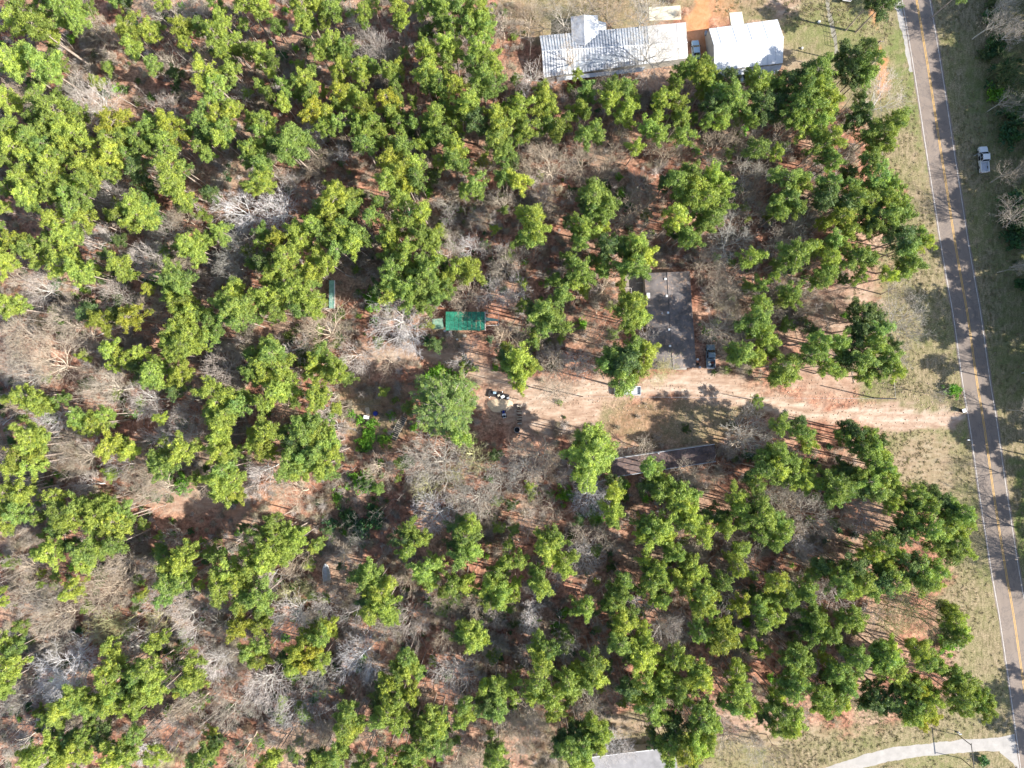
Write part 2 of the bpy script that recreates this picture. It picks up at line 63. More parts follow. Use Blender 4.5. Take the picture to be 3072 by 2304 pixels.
BARE = {
(0,0):"1290 60 120 k,820 210 130 b,960 290 60 k,1430 510 110 b,1740 470 90 b,800 880 180 w,600 780 100 k,1450 900 110 w,1800 870 90 k,2080 800 90 w,150 800 110 b,730 30 80 b,1560 80 120 k,1650 60 100 k,900 1620 100 w,1060 1620 60 w,2180 1480 60 k,1400 1380 50 k",
(1,0):"1010 380 140 w,1110 480 100 k,440 1090 60 W,540 1180 80 W,740 1340 80 W,570 1330 120 b,500 1450 110 b,290 1580 110 w,540 1610 60 w,1960 1450 110 b,1610 1610 60 k,60 850 60 b,2050 60 80 b,2140 180 90 b,2160 560 70 b,850 150 80 k,2110 330 60 b,800 30 60 k,640 640 50 k,250 380 60 b",
(2,0):"170 120 160 b,60 60 100 b,450 120 150 k,640 40 100 b,870 100 130 b,1170 80 170 k,520 470 130 b,1200 420 220 k,180 620 130 w,130 760 90 W,350 700 80 w,930 620 140 k,750 730 80 b,330 1420 180 b,290 1300 110 b,610 1380 150 b,680 1280 100 b,890 1260 120 b,860 1380 100 b,1330 1300 130 b,1250 1250 90 b,1440 1300 100 b,780 1480 110 b,1780 1250 150 b,1720 1380 80 k,1960 1130 110 b,2110 1180 90 k,2040 1480 150 k,2150 1500 100 k,1090 1600 120 k,290 1620 90 w,110 1450 130 b",
(3,0):"660 680 120 p,1000 840 200 w,120 1150 110 b,100 1290 90 k,380 1450 110 k,60 1520 80 k,730 1330 100 k,2050 150 150 k,2150 250 110 w,2100 850 100 k,2120 1480 120 k",
(0,1):"980 50 150 w,2050 150 180 V,1430 340 150 k,1550 220 110 b,2000 470 170 k,1980 650 140 k,1250 570 150 w,870 380 120 w,1350 640 100 k,950 890 160 w,1340 960 150 b,300 820 170 w,160 740 110 b,600 1120 200 b,700 1230 150 b,480 1040 100 b,400 1480 220 b,150 1250 150 b,100 1450 150 b,200 1600 170 k,830 1600 150 b,1900 1530 160 w,2020 1400 100 k,2000 1620 80 k,50 1180 100 k,300 1330 150 b,240 210 90 k",
(1,1):"180 140 160 V,1640 90 90 k,1660 240 90 w,1650 520 140 w,1680 380 90 k,1830 450 90 W,2120 460 70 w,1950 460 80 w,1900 200 80 k,2130 80 110 b,2150 650 140 b,2070 880 140 w,2180 930 90 w,1800 890 150 b,1480 1060 90 b,1200 1130 230 w,1310 1270 120 W,570 1200 220 b,370 1370 130 w,830 1420 150 w,890 1530 60 w,1860 1320 90 w,1810 1440 130 w,2130 1240 130 b,1150 120 110 b,450 40 100 k,1130 1440 140 b",
(2,1):"280 30 80 w,410 150 100 b,1000 170 130 b,1160 80 130 b,1150 310 120 b,1040 20 80 b,950 230 80 k,1890 410 190 k,1990 80 150 b,2100 150 110 b,1690 620 150 b,1920 780 150 k,1820 900 140 b,1840 1200 180 b,1720 1150 100 b,220 510 110 b,60 580 100 k,40 860 110 w,810 830 130 b,740 1010 140 b,800 1230 130 b,700 1260 110 b,370 1400 100 w,560 1450 110 w,640 1540 90 w,400 1560 170 b,120 1240 70 b,1230 1540 150 p,1170 1230 80 w,250 1310 90 b,1330 1500 90 p",
(3,1):"300 280 140 k,130 430 140 k,400 620 110 b,130 800 130 k,380 850 90 k,60 950 120 k,320 1020 100 b,540 1070 70 k,1200 1120 200 k,1000 980 100 k,1150 1400 100 k,1150 830 130 k,2180 650 60 k",
(0,2):"380 280 150 W,900 60 170 b,800 20 110 b,1230 150 150 w,1290 210 100 w,1600 300 140 w,1560 440 130 w,1690 50 90 w,100 180 100 b,650 650 160 b,1030 700 110 w,1230 790 170 b,720 880 110 w,1320 480 120 w,70 720 90 w,2190 760 70 W,150 870 120 k,1350 900 150 b,1180 980 100 b,1040 1580 140 b,1290 1610 120 w,680 1300 70 w,900 1230 60 w,1500 1330 80 k,2000 1380 70 k,1400 960 120 b,1700 910 120 b,200 1600 120 b,1600 140 110 k,2140 1280 80 k,640 440 80 k",
(1,2):"580 220 90 w,660 400 110 w,60 760 130 W,340 930 170 b,200 900 120 b,1600 660 260 k,1400 700 150 k,1550 1130 170 W,2050 750 130 k,2100 900 150 k,1900 1000 170 k,1800 950 120 k,2000 1130 110 b,1080 740 130 b,1960 1240 90 b,230 200 90 b,340 1560 120 b,720 1500 100 k,1440 560 110 k,860 1350 100 k,1880 620 130 p,1730 800 120 p,1450 900 120 p,1800 520 110 p",
(2,2):"370 60 150 b,200 640 180 b,100 720 150 k,300 560 130 b,280 780 100 b,60 560 100 b,450 800 80 w,690 950 160 W,1150 560 90 b,2060 430 180 k,1960 520 110 b,1510 770 130 b,1740 780 120 b,1600 830 100 b,100 960 130 k,330 1060 120 b,120 1190 90 w,600 1300 120 b,650 1420 130 w,620 1540 130 w,810 1310 130 b,50 1350 80 k,1930 1330 90 k,1640 1430 110 b,2100 1520 110 k,1850 1600 100 k,1500 1400 80 k,960 570 80 k,180 1080 100 b,230 880 80 k",
(3,2):"260 610 110 k,60 450 100 k,400 1130 170 k,230 950 130 k,180 1080 130 b,500 1250 130 b,870 1110 160 W,750 1050 100 k,680 1200 80 k,300 1370 130 w,60 980 110 k,250 1240 110 b,1280 1360 90 k,340 1480 100 k,1500 90 90 k",
(0,3):"330 260 130 k,400 400 150 b,560 350 100 b,470 130 90 k,820 150 190 b,950 100 130 b,920 460 150 p,1050 430 100 p,1340 380 110 p,1330 220 110 w,1560 230 140 w,1800 230 120 k,1180 560 130 w,1600 380 120 w,1620 500 100 w,1880 450 130 k,1950 550 100 k,1850 780 150 W,1790 680 100 k,540 820 240 V,420 960 150 W,440 640 120 k,650 880 100 w,640 620 80 k,180 900 110 b,120 1120 130 k,400 1130 80 w,230 1340 130 w,100 1500 110 k,1420 1370 160 w,1540 1200 110 b,1660 1140 120 b,1970 1180 150 b,1200 1560 110 W,2120 1500 130 b,2050 1600 100 b,1440 1600 90 p,2170 1150 90 k,1870 1010 80 k,2180 950 90 k,1080 680 130 k,1540 790 80 k,1990 720 100 k,130 200 120 b,1100 200 110 b",
(1,3):"120 30 110 w,300 370 190 w,580 270 110 w,850 360 150 w,1330 400 170 w,1310 60 100 b,1050 460 120 k,880 740 200 W,900 560 80 w,960 860 90 w,520 920 160 k,80 970 190 w,1600 250 120 b,1900 250 110 b,2060 330 90 w,1700 880 190 w,1700 760 120 k,1600 560 100 b,310 1200 160 w,520 1260 110 w,260 1420 150 b,400 1400 130 b,570 1400 110 b,2050 620 110 k,1950 700 80 k,2160 1250 110 b,1880 1580 130 b,1750 1600 110 b,2130 1400 100 b,1000 1420 100 k,600 90 100 b,160 1350 100 b,280 180 110 p,430 130 100 p",
(2,3):"400 20 80 w,160 350 100 W,150 430 80 W,450 600 130 w,440 520 90 k,740 400 110 k,1090 250 110 W,1330 520 170 w,1270 320 110 k,1400 420 110 w,760 620 90 k,640 1090 160 k,700 1180 130 b,100 1180 170 b,150 1350 150 b,60 1260 120 b,1100 1250 120 b,1200 1300 90 w,1760 900 110 b,860 1500 150 W,1000 1480 80 w,1880 220 110 k,860 1000 80 k,60 1500 110 b,1900 1430 130 k,2150 1550 130 k,120 690 90 w,1820 1240 80 w",
(3,3):"560 150 130 w,450 90 90 w,880 350 130 w,940 510 70 w,1380 330 220 p,1150 300 170 p,1200 200 130 k,1100 430 130 p,260 330 80 w,840 1190 150 p,740 1060 80 k,1230 820 90 k,100 1540 100 b,330 1190 80 k,1100 160 110 k",
}
SHRUBS = {
(0,2):"1560 860 90 L",
(1,1):"1020 950 90 L,690 1080 40 L,1560 1620 110 L,1720 1620 100 L",
(1,2):"890 860 95 L,690 980 60 L,940 520 70 L,1110 470 60 L,1000 350 50 L,900 320 40 L,980 440 60 L,660 1230 70 D,900 1200 60 D,1020 1150 90 D,780 1150 90 D,900 1300 90 D,820 270 40 L,1180 280 40 L",
(2,2):"460 970 75 L,740 1160 60 L,2040 620 60 D",
(3,2):"1600 60 60 L",
(3,0):"1960 400 100 D,2080 650 130 D,2000 800 80 L,2150 1000 120 D,2100 1150 100 D,1940 150 80 D",
(3,1):"2150 100 110 D,2150 270 110 D,2190 800 60 D,2140 420 70 D",
(3,3):"1570 600 80 L,1860 1600 50 D",
}
# ---------------------------------------------------------------- materials
def newmat(name):
    m = bpy.data.materials.new(name); m.use_nodes = True
    nt = m.node_tree; nt.nodes.clear()
    out = nt.nodes.new("ShaderNodeOutputMaterial")
    b = nt.nodes.new("ShaderNodeBsdfPrincipled")
    nt.links.new(b.outputs[0], out.inputs[0])
    return m, nt, b, out

def N(nt, t, **kw):
    n = nt.nodes.new(t)
    for k, v in kw.items(): setattr(n, k, v)
    return n

def noise_node(nt, scale, detail=4, rough=0.6, vec=None, dist=0.0):
    n = N(nt, "ShaderNodeTexNoise"); n.inputs["Scale"].default_value = scale
    n.inputs["Detail"].default_value = detail; n.inputs["Roughness"].default_value = rough
    n.inputs["Distortion"].default_value = dist
    if vec is not None: nt.links.new(vec, n.inputs["Vector"])
    return n

def ramp(nt, fac, stops):
    r = N(nt, "ShaderNodeValToRGB"); nt.links.new(fac, r.inputs[0])
    e = r.color_ramp.elements
    while len(e) > 2: e.remove(e[-1])
    e[0].position, e[0].color = stops[0][0], (*stops[0][1], 1)
    e[1].position, e[1].color = stops[1][0], (*stops[1][1], 1)
    for p, c in stops[2:]:
        x = e.new(p); x.color = (*c, 1)
    return r.outputs[0]

def mix(nt, fac, a, b, mode='MIX'):
    n = N(nt, "ShaderNodeMix"); n.data_type = 'RGBA'; n.blend_type = mode
    for sock, val in ((n.inputs[0], fac), (n.inputs[6], a), (n.inputs[7], b)):
        if hasattr(val, "is_linked"): nt.links.new(val, sock)
        elif isinstance(val, (int, float)): sock.default_value = val
        else: sock.default_value = (*val, 1)
    return n.outputs[2]

def bump(nt, b, h, strength=0.5, dist=0.1):
    n = N(nt, "ShaderNodeBump"); n.inputs["Strength"].default_value = strength
    n.inputs["Distance"].default_value = dist
    nt.links.new(h, n.inputs["Height"]); nt.links.new(n.outputs[0], b.inputs["Normal"])

def mat(name, col, rough=0.7, metal=0.0, var=0.18, scale=1.2, bumpd=0.0, spec=0.4, dirt=None):
    """painted or raw surface with a little wear"""
    m, nt, b, out = newmat(name)
    g = N(nt, "ShaderNodeNewGeometry")
    n1 = noise_node(nt, scale, 5, 0.65, g.outputs["Position"])
    dark = tuple(c * (1 - var * 1.6) for c in col); light = tuple(min(1, c * (1 + var)) for c in col)
    c = ramp(nt, n1.outputs[0], [(0.3, dark), (0.7, light)])
    if dirt:
        n2 = noise_node(nt, scale * 3.1, 6, 0.7, g.outputs["Position"], 0.5)
        f = ramp(nt, n2.outputs[0], [(0.52, (0, 0, 0)), (0.68, (1, 1, 1))])
        c = mix(nt, f, c, dirt)
    nt.links.new(c, b.inputs["Base Color"])
    b.inputs["Roughness"].default_value = rough; b.inputs["Metallic"].default_value = metal
    b.inputs["Specular IOR Level"].default_value = spec
    if bumpd: bump(nt, b, n1.outputs[0], 0.5, bumpd)
    return m

def leafmat(name, inst):
    m, nt, b, out = newmat(name)
    if inst:
        a = N(nt, "ShaderNodeAttribute"); a.attribute_type = 'INSTANCER'; a.attribute_name = "tint"; tint = a.outputs["Color"]
    else:
        a = N(nt, "ShaderNodeObjectInfo"); tint = a.outputs["Color"]
    v = N(nt, "ShaderNodeAttribute"); v.attribute_name = "vary"
    f = ramp(nt, v.outputs["Fac"], [(0.0, (0.50, 0.62, 0.75)), (0.5, (1, 1, 1)), (1.0, (1.3, 1.22, 0.85))])
    c = mix(nt, 1.0, tint, f, 'MULTIPLY')
    nt.links.new(c, b.inputs["Base Color"]); b.inputs["Roughness"].default_value = 0.55
    b.inputs["Specular IOR Level"].default_value = 0.25
    t = N(nt, "ShaderNodeBsdfTranslucent")
    c2 = mix(nt, 1.0, c, (1.25, 1.25, 0.6), 'MULTIPLY'); nt.links.new(c2, t.inputs[0])
    s = N(nt, "ShaderNodeMixShader"); s.inputs[0].default_value = 0.33
    nt.links.new(b.outputs[0], s.inputs[1]); nt.links.new(t.outputs[0], s.inputs[2]); nt.links.new(s.outputs[0], out.inputs[0])
    return m

def twigmat(name, inst):
    m, nt, b, out = newmat(name)
    if inst:
        a = N(nt, "ShaderNodeAttribute"); a.attribute_type = 'INSTANCER'; a.attribute_name = "tint"; tint = a.outputs["Color"]
    else:
        a = N(nt, "ShaderNodeObjectInfo"); tint = a.outputs["Color"]
    g = N(nt, "ShaderNodeNewGeometry")
    n = noise_node(nt, 2.2, 3, 0.6, g.outputs["Position"])
    f = ramp(nt, n.outputs[0], [(0.3, (0.62, 0.60, 0.58)), (0.7, (1.2, 1.2, 1.2))])
    nt.links.new(mix(nt, 1.0, tint, f, 'MULTIPLY'), b.inputs["Base Color"])
    b.inputs["Roughness"].default_value = 0.8; b.inputs["Specular IOR Level"].default_value = 0.2
    return m

M = {}
M['leaf'] = leafmat('pine_needles', False); M['leaf_i'] = leafmat('pine_needles_mass', True)
M['twig'] = twigmat('bare_twigs', False); M['twig_i'] = twigmat('bare_twigs_mass', True)
M['bark'] = mat('pine_bark', (0.40, 0.325, 0.275), 0.9, var=0.3, scale=4, bumpd=0.02)
M['white'] = mat('white_paint', (0.78, 0.79, 0.80), 0.4, var=0.05, dirt=None)
M['whitemetal'] = mat('white_metal_sheet', (0.74, 0.75, 0.76), 0.35, var=0.06, scale=0.5, dirt=(0.66, 0.67, 0.69))
M['greymetal'] = mat('grey_metal', (0.30, 0.33, 0.37), 0.45, var=0.2, scale=0.9, dirt=(0.26, 0.25, 0.25))
M['darkline'] = mat('seam_shadow', (0.3, 0.3, 0.31), 0.5)
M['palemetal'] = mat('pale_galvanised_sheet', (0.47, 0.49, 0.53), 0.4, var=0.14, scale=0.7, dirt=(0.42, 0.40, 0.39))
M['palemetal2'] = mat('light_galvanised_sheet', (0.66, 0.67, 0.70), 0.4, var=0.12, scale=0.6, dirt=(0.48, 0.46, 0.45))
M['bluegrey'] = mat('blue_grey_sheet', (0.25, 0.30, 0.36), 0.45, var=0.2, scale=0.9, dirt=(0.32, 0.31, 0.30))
M['cream'] = mat('cream_sheet', (0.56, 0.54, 0.52), 0.6, var=0.10, scale=0.5, dirt=(0.50, 0.47, 0.43))
M['slab'] = mat('cream_concrete', (0.66, 0.60, 0.46), 0.8, var=0.10, scale=0.8)
M['concrete'] = mat('pale_concrete', (0.36, 0.335, 0.31), 0.85, var=0.12, scale=0.5, bumpd=0.01, dirt=(0.32, 0.30, 0.27))
M['shingle'] = mat('dark_shingles', (0.165, 0.145, 0.14), 0.9, var=0.35, scale=0.35, bumpd=0.01, dirt=(0.40, 0.27, 0.19))
M['shingle2'] = mat('brown_dark_shingles', (0.13, 0.095, 0.09), 0.9, var=0.35, scale=0.8, bumpd=0.01, dirt=(0.30, 0.18, 0.13))
M['roofgrey'] = mat('weathered_grey_roofing', (0.33, 0.32, 0.33), 0.8, var=0.15, scale=0.6)
M['siding'] = mat('beige_siding', (0.42, 0.40, 0.36), 0.7, var=0.1)
M['green'] = mat('green_sheet', (0.025, 0.20, 0.125), 0.45, var=0.3, scale=1.3, dirt=(0.10, 0.32, 0.23))
M['palegreen'] = mat('faded_green_sheet', (0.22, 0.44, 0.36), 0.5, var=0.2, scale=1.8, dirt=(0.42, 0.58, 0.50))
M['dullgreen'] = mat('dull_green_sheet', (0.16, 0.30, 0.22), 0.6, var=0.25, scale=2, dirt=(0.30, 0.30, 0.24))
M['black'] = mat('black_rubber', (0.02, 0.02, 0.022), 0.8, var=0.2)
M['darksteel'] = mat('dark_steel', (0.05, 0.045, 0.045), 0.5, metal=0.4, var=0.2)
M['glass'] = mat('dark_glass', (0.015, 0.02, 0.03), 0.08, var=0.1, spec=0.8)
M['carwhite'] = mat('white_car_paint', (0.72, 0.74, 0.76), 0.25, var=0.03, spec=0.5)
M['carblue'] = mat('pale_blue_car_paint', (0.38, 0.52, 0.62), 0.25, var=0.04, spec=0.5)
M['cargrey'] = mat('grey_blue_car_paint', (0.20, 0.27, 0.32), 0.3, var=0.1, spec=0.5)
M['chrome'] = mat('chrome', (0.6, 0.6, 0.6), 0.25, metal=0.9, var=0.05)
M['red'] = mat('red_lens', (0.4, 0.02, 0.02), 0.3)
M['lens'] = mat('clear_lens', (0.7, 0.7, 0.68), 0.15)
M['wood'] = mat('grey_timber', (0.28, 0.23, 0.19), 0.85, var=0.25, scale=5, bumpd=0.01)
M['palewood'] = mat('pale_timber', (0.62, 0.54, 0.42), 0.8, var=0.15, scale=5)
M['polewood'] = mat('creosoted_pole', (0.09, 0.06, 0.05), 0.9, var=0.3, scale=5)
M['deadwood'] = mat('bleached_wood', (0.50, 0.46, 0.42), 0.9, var=0.25, scale=3, bumpd=0.02)
M['blue'] = mat('blue_plastic', (0.01, 0.02, 0.18), 0.4, var=0.1)
M['teal'] = mat('teal_plastic', (0.03, 0.26, 0.25), 0.5, var=0.1)
M['alu'] = mat('aluminium', (0.48, 0.50, 0.52), 0.35, metal=0.6, var=0.1)
M['yellowpaint'] = mat('worn_yellow_line_paint', (0.62, 0.36, 0.08), 0.7, var=0.12, scale=1.0, dirt=(0.40, 0.27, 0.15))
M['linepaint'] = mat('worn_white_line_paint', (0.50, 0.47, 0.44), 0.7, var=0.2, scale=0.8, dirt=(0.30, 0.27, 0.25))
M['path'] = mat('worn_earth', (0.27, 0.25, 0.20), 0.95, var=0.2, scale=1.5, dirt=(0.2, 0.19, 0.13))
M['sand'] = mat('pale_sand', (0.62, 0.48, 0.33), 0.95, var=0.12, scale=1.5, bumpd=0.05)
M['redbrown'] = mat('rusty_brown', (0.18, 0.06, 0.035), 0.8, var=0.3, scale=4)

def asphalt():
    m, nt, b, out = newmat('asphalt')
    g = N(nt, "ShaderNodeNewGeometry")
    n1 = noise_node(nt, 0.25, 4, 0.6, g.outputs["Position"]); n2 = noise_node(nt, 9.0, 3, 0.7, g.outputs["Position"])
    uv = N(nt, "ShaderNodeUVMap"); sx = N(nt, "ShaderNodeSeparateXYZ"); nt.links.new(uv.outputs[0], sx.inputs[0])
    c = ramp(nt, n1.outputs[0], [(0.3, (0.19, 0.142, 0.112)), (0.7, (0.24, 0.185, 0.148))])
    # wheel paths run a little smoother and darker
    w = N(nt, "ShaderNodeMath", operation='MULTIPLY'); nt.links.new(sx.outputs[0], w.inputs[0]); w.inputs[1].default_value = 25.13
    cs = N(nt, "ShaderNodeMath", operation='COSINE'); nt.links.new(w.outputs[0], cs.inputs[0])
    ab = N(nt, "ShaderNodeMath", operation='MULTIPLY_ADD'); nt.links.new(cs.outputs[0], ab.inputs[0]); ab.inputs[1].default_value = 0.5; ab.inputs[2].default_value = 0.5
    c = mix(nt, ab.outputs[0], c, mix(nt, 1.0, c, (0.90, 0.90, 0.91), 'MULTIPLY'))
    c = mix(nt, 0.35, c, ramp(nt, n2.outputs[0], [(0.3, (0.12, 0.10, 0.085)), (0.7, (0.31, 0.26, 0.22))]))
    n3 = noise_node(nt, 0.12, 6, 0.75, g.outputs["Position"], 1.5)
    c = mix(nt, ramp(nt, n3.outputs[0], [(0.47, (0, 0, 0)), (0.485, (.55,) * 3), (0.50, (.55,) * 3), (0.515, (0, 0, 0))]), c, (0.11, 0.095, 0.09))
    nt.links.new(c, b.inputs["Base Color"]); b.inputs["Roughness"].default_value = 0.85
    bump(nt, b, n2.outputs[0], 0.4, 0.01)
    return m
M['asphalt'] = asphalt()

def groundmat():
    m, nt, b, out = newmat('forest_ground')
    g = N(nt, "ShaderNodeNewGeometry"); pos = g.outputs["Position"]
    z = N(nt, "ShaderNodeAttribute"); z.attribute_name = "zones"
    sp = N(nt, "ShaderNodeSeparateColor"); nt.links.new(z.outputs["Color"], sp.inputs[0])
    n_big = noise_node(nt, 0.07, 5, 0.6, pos); n_mid = noise_node(nt, 0.5, 6, 0.7, pos, 0.4)
    n_fine = noise_node(nt, 1.7, 6, 0.8, pos); n_x = noise_node(nt, 3.6, 4, 0.85, pos)
    lit = ramp(nt, n_mid.outputs[0], [(0.34, (0.12, 0.060, 0.042)), (0.5, (0.30, 0.145, 0.095)), (0.64, (0.50, 0.275, 0.185))])
    tan = ramp(nt, n_fine.outputs[0], [(0.3, (0.20, 0.145, 0.105)), (0.7, (0.46, 0.35, 0.25))])
    f = ramp(nt, n_big.outputs[0], [(0.45, (0, 0, 0)), (0.62, (0.75, 0.75, 0.75))])
    lit = mix(nt, f, lit, tan)
    lit = mix(nt, 0.7, lit, ramp(nt, n_fine.outputs[0], [(0.36, (0.22, 0.20, 0.19)), (0.5, (1, 1, 1)), (0.64, (1.7, 1.65, 1.6))]), 'MULTIPLY')
    # dry grass: mown along the road, so streaks follow it
    mp = N(nt, "ShaderNodeMapping"); mp.inputs["Rotation"].default_value = (0, 0, math.radians(-8)); mp.inputs["Scale"].default_value = (1.3, 0.38, 1)
    nt.links.new(pos, mp.inputs["Vector"])
    n_st = noise_node(nt, 1.3, 5, 0.7, mp.outputs[0])
    gr = ramp(nt, n_st.outputs[0], [(0.34, (0.11, 0.092, 0.048)), (0.48, (0.225, 0.178, 0.108)), (0.62, (0.34, 0.262, 0.175))])
    gr2 = ramp(nt, n_mid.outputs[0], [(0.38, (0.12, 0.145, 0.040)), (0.55, (0.22, 0.205, 0.095)), (0.68, (0.33, 0.255, 0.155))])
    gr = mix(nt, ramp(nt, n_big.outputs[0], [(0.4, (0.15,) * 3), (0.6, (0.7,) * 3)]), gr, gr2)
    gr = mix(nt, 0.8, gr, ramp(nt, n_x.outputs[0], [(0.36, (0.35,) * 3), (0.5, (1,) * 3), (0.64, (1.6,) * 3)]), 'MULTIPLY')
    # bare sandy dirt with ruts along x
    mp2 = N(nt, "ShaderNodeMapping"); mp2.inputs["Scale"].default_value = (0.3, 0.9, 1); nt.links.new(pos, mp2.inputs["Vector"])
    n_d = noise_node(nt, 1.1, 5, 0.65, mp2.outputs[0])
    dt = ramp(nt, n_d.outputs[0], [(0.36, (0.29, 0.195, 0.14)), (0.5, (0.39, 0.275, 0.205)), (0.64, (0.47, 0.37, 0.29))])
    dt = mix(nt, 0.4, dt, ramp(nt, n_fine.outputs[0], [(0.3, (0.6, 0.55, 0.5)), (0.7, (1.3, 1.3, 1.3))]), 'MULTIPLY')
    ru = N(nt, "ShaderNodeAttribute"); ru.attribute_name = "rut"
    dt = mix(nt, ru.outputs["Fac"], dt, (0.60, 0.50, 0.41))
    og = ramp(nt, n_mid.outputs[0], [(0.3, (0.42, 0.17, 0.07)), (0.7, (0.66, 0.32, 0.17))])
    c = mix(nt, sp.outputs[0], lit, gr); c = mix(nt, sp.outputs[1], c, dt); c = mix(nt, sp.outputs[2], c, og)
    gg = ramp(nt, n_fine.outputs[0], [(0.3, (0.05, 0.085, 0.02)), (0.7, (0.19, 0.25, 0.06))])
    c = mix(nt, z.outputs["Alpha"], c, gg)
    nt.links.new(c, b.inputs["Base Color"]); b.inputs["Roughness"].default_value = 0.95
    b.inputs["Specular IOR Level"].default_value = 0.15
    bump(nt, b, n_fine.outputs[0], 0.7, 0.12)
    return m
M['ground'] = groundmat()

# ---------------------------------------------------------------- object helpers
def tag(o, label=None, cat=None, group=None, kind=None):
    if label: o['label'] = label
    if cat: o['category'] = cat
    if group: o['group'] = group
    if kind: o['kind'] = kind
    return o

def thing(name, loc, label, cat, group=None, rz=0.0):
    o = bpy.data.objects.new(name, None); COL.objects.link(o)
    o.location = loc; o.rotation_euler = (0, 0, rz); o.empty_display_size = 0.5
    return tag(o, label, cat, group)

def link(name, me, parent=None, m=None, loc=None, rot=None, label=None):
    if m is not None and not me.materials: me.materials.append(m)
    o = bpy.data.objects.new(name, me); COL.objects.link(o)
    if parent: o.parent = parent
    if loc is not None: o.location = loc
    if rot is not None: o.rotation_euler = rot
    if label: o['label'] = label
    return o

class MB:
    """collects solid shapes and turns them into ONE mesh object"""
    def __init__(s): s.v = []; s.f = []
    def add(s, vs, fs):
        k = len(s.v); s.v += [tuple(v) for v in vs]; s.f += [tuple(i + k for i in f) for f in fs]; return s
    def box(s, x0, x1, y0, y1, z0, z1):
        return s.add([(x0, y0, z0), (x1, y0, z0), (x1, y1, z0), (x0, y1, z0), (x0, y0, z1), (x1, y0, z1), (x1, y1, z1), (x0, y1, z1)],
                     [(3, 2, 1, 0), (4, 5, 6, 7), (0, 1, 5, 4), (1, 2, 6, 5), (2, 3, 7, 6), (3, 0, 4, 7)])
    def hexa(s, a, b):
        """solid between two quads a (low) and b (high)"""
        return s.add(list(a) + list(b), [(3, 2, 1, 0), (4, 5, 6, 7), (0, 1, 5, 4), (1, 2, 6, 5), (2, 3, 7, 6), (3, 0, 4, 7)])
    def plate(s, quad, t):
        return s.hexa([(p[0], p[1], p[2] - t) for p in quad], quad)
    def tube(s, a, b, r, n=8, r2=None):
        a, b = Vector(a), Vector(b); r2 = r if r2 is None else r2
        d = (b - a).normalized(); u = d.orthogonal().normalized(); w = d.cross(u)
        vs = []
        for p, rr in ((a, r), (b, r2)):
            for i in range(n):
                t = 2 * math.pi * i / n; vs.append(p + (u * math.cos(t) + w * math.sin(t)) * rr)
        fs = [(i, (i + 1) % n, n + (i + 1) % n, n + i) for i in range(n)] + [tuple(range(n))[::-1], tuple(range(n, 2 * n))]
        return s.add(vs, fs)
    def path(s, pts, r, n=6):
        for a, b in zip(pts[:-1], pts[1:]): s.tube(a, b, r, n)
        return s
    def loft(s, rings):
        n = len(rings[0]); k = len(s.v)
        for r in rings: s.v += [tuple(p) for p in r]
        for j in range(len(rings) - 1):
            for i in range(n):
                s.f.append((k + j * n + i, k + j * n + (i + 1) % n, k + (j + 1) * n + (i + 1) % n, k + (j + 1) * n + i))
        s.f.append(tuple(k + i for i in range(n))[::-1]); s.f.append(tuple(k + (len(rings) - 1) * n + i for i in range(n)))
        return s
    def mesh(s, name):
        me = bpy.data.meshes.new(name); me.from_pydata(s.v, [], s.f)
        bm = bmesh.new(); bm.from_mesh(me); bmesh.ops.recalc_face_normals(bm, faces=bm.faces); bm.to_mesh(me); bm.free()
        return me
    def build(s, name, m, parent=None, bevel=0.0, label=None, loc=None, rot=None):
        me = s.mesh(name)
        if bevel:
            bm = bmesh.new(); bm.from_mesh(me)
            bmesh.ops.bevel(bm, geom=bm.edges[:], offset=bevel, segments=2, affect='EDGES', clamp_overlap=True)
            bm.to_mesh(me); bm.free()
        return link(name, me, parent, m, loc, rot, label)

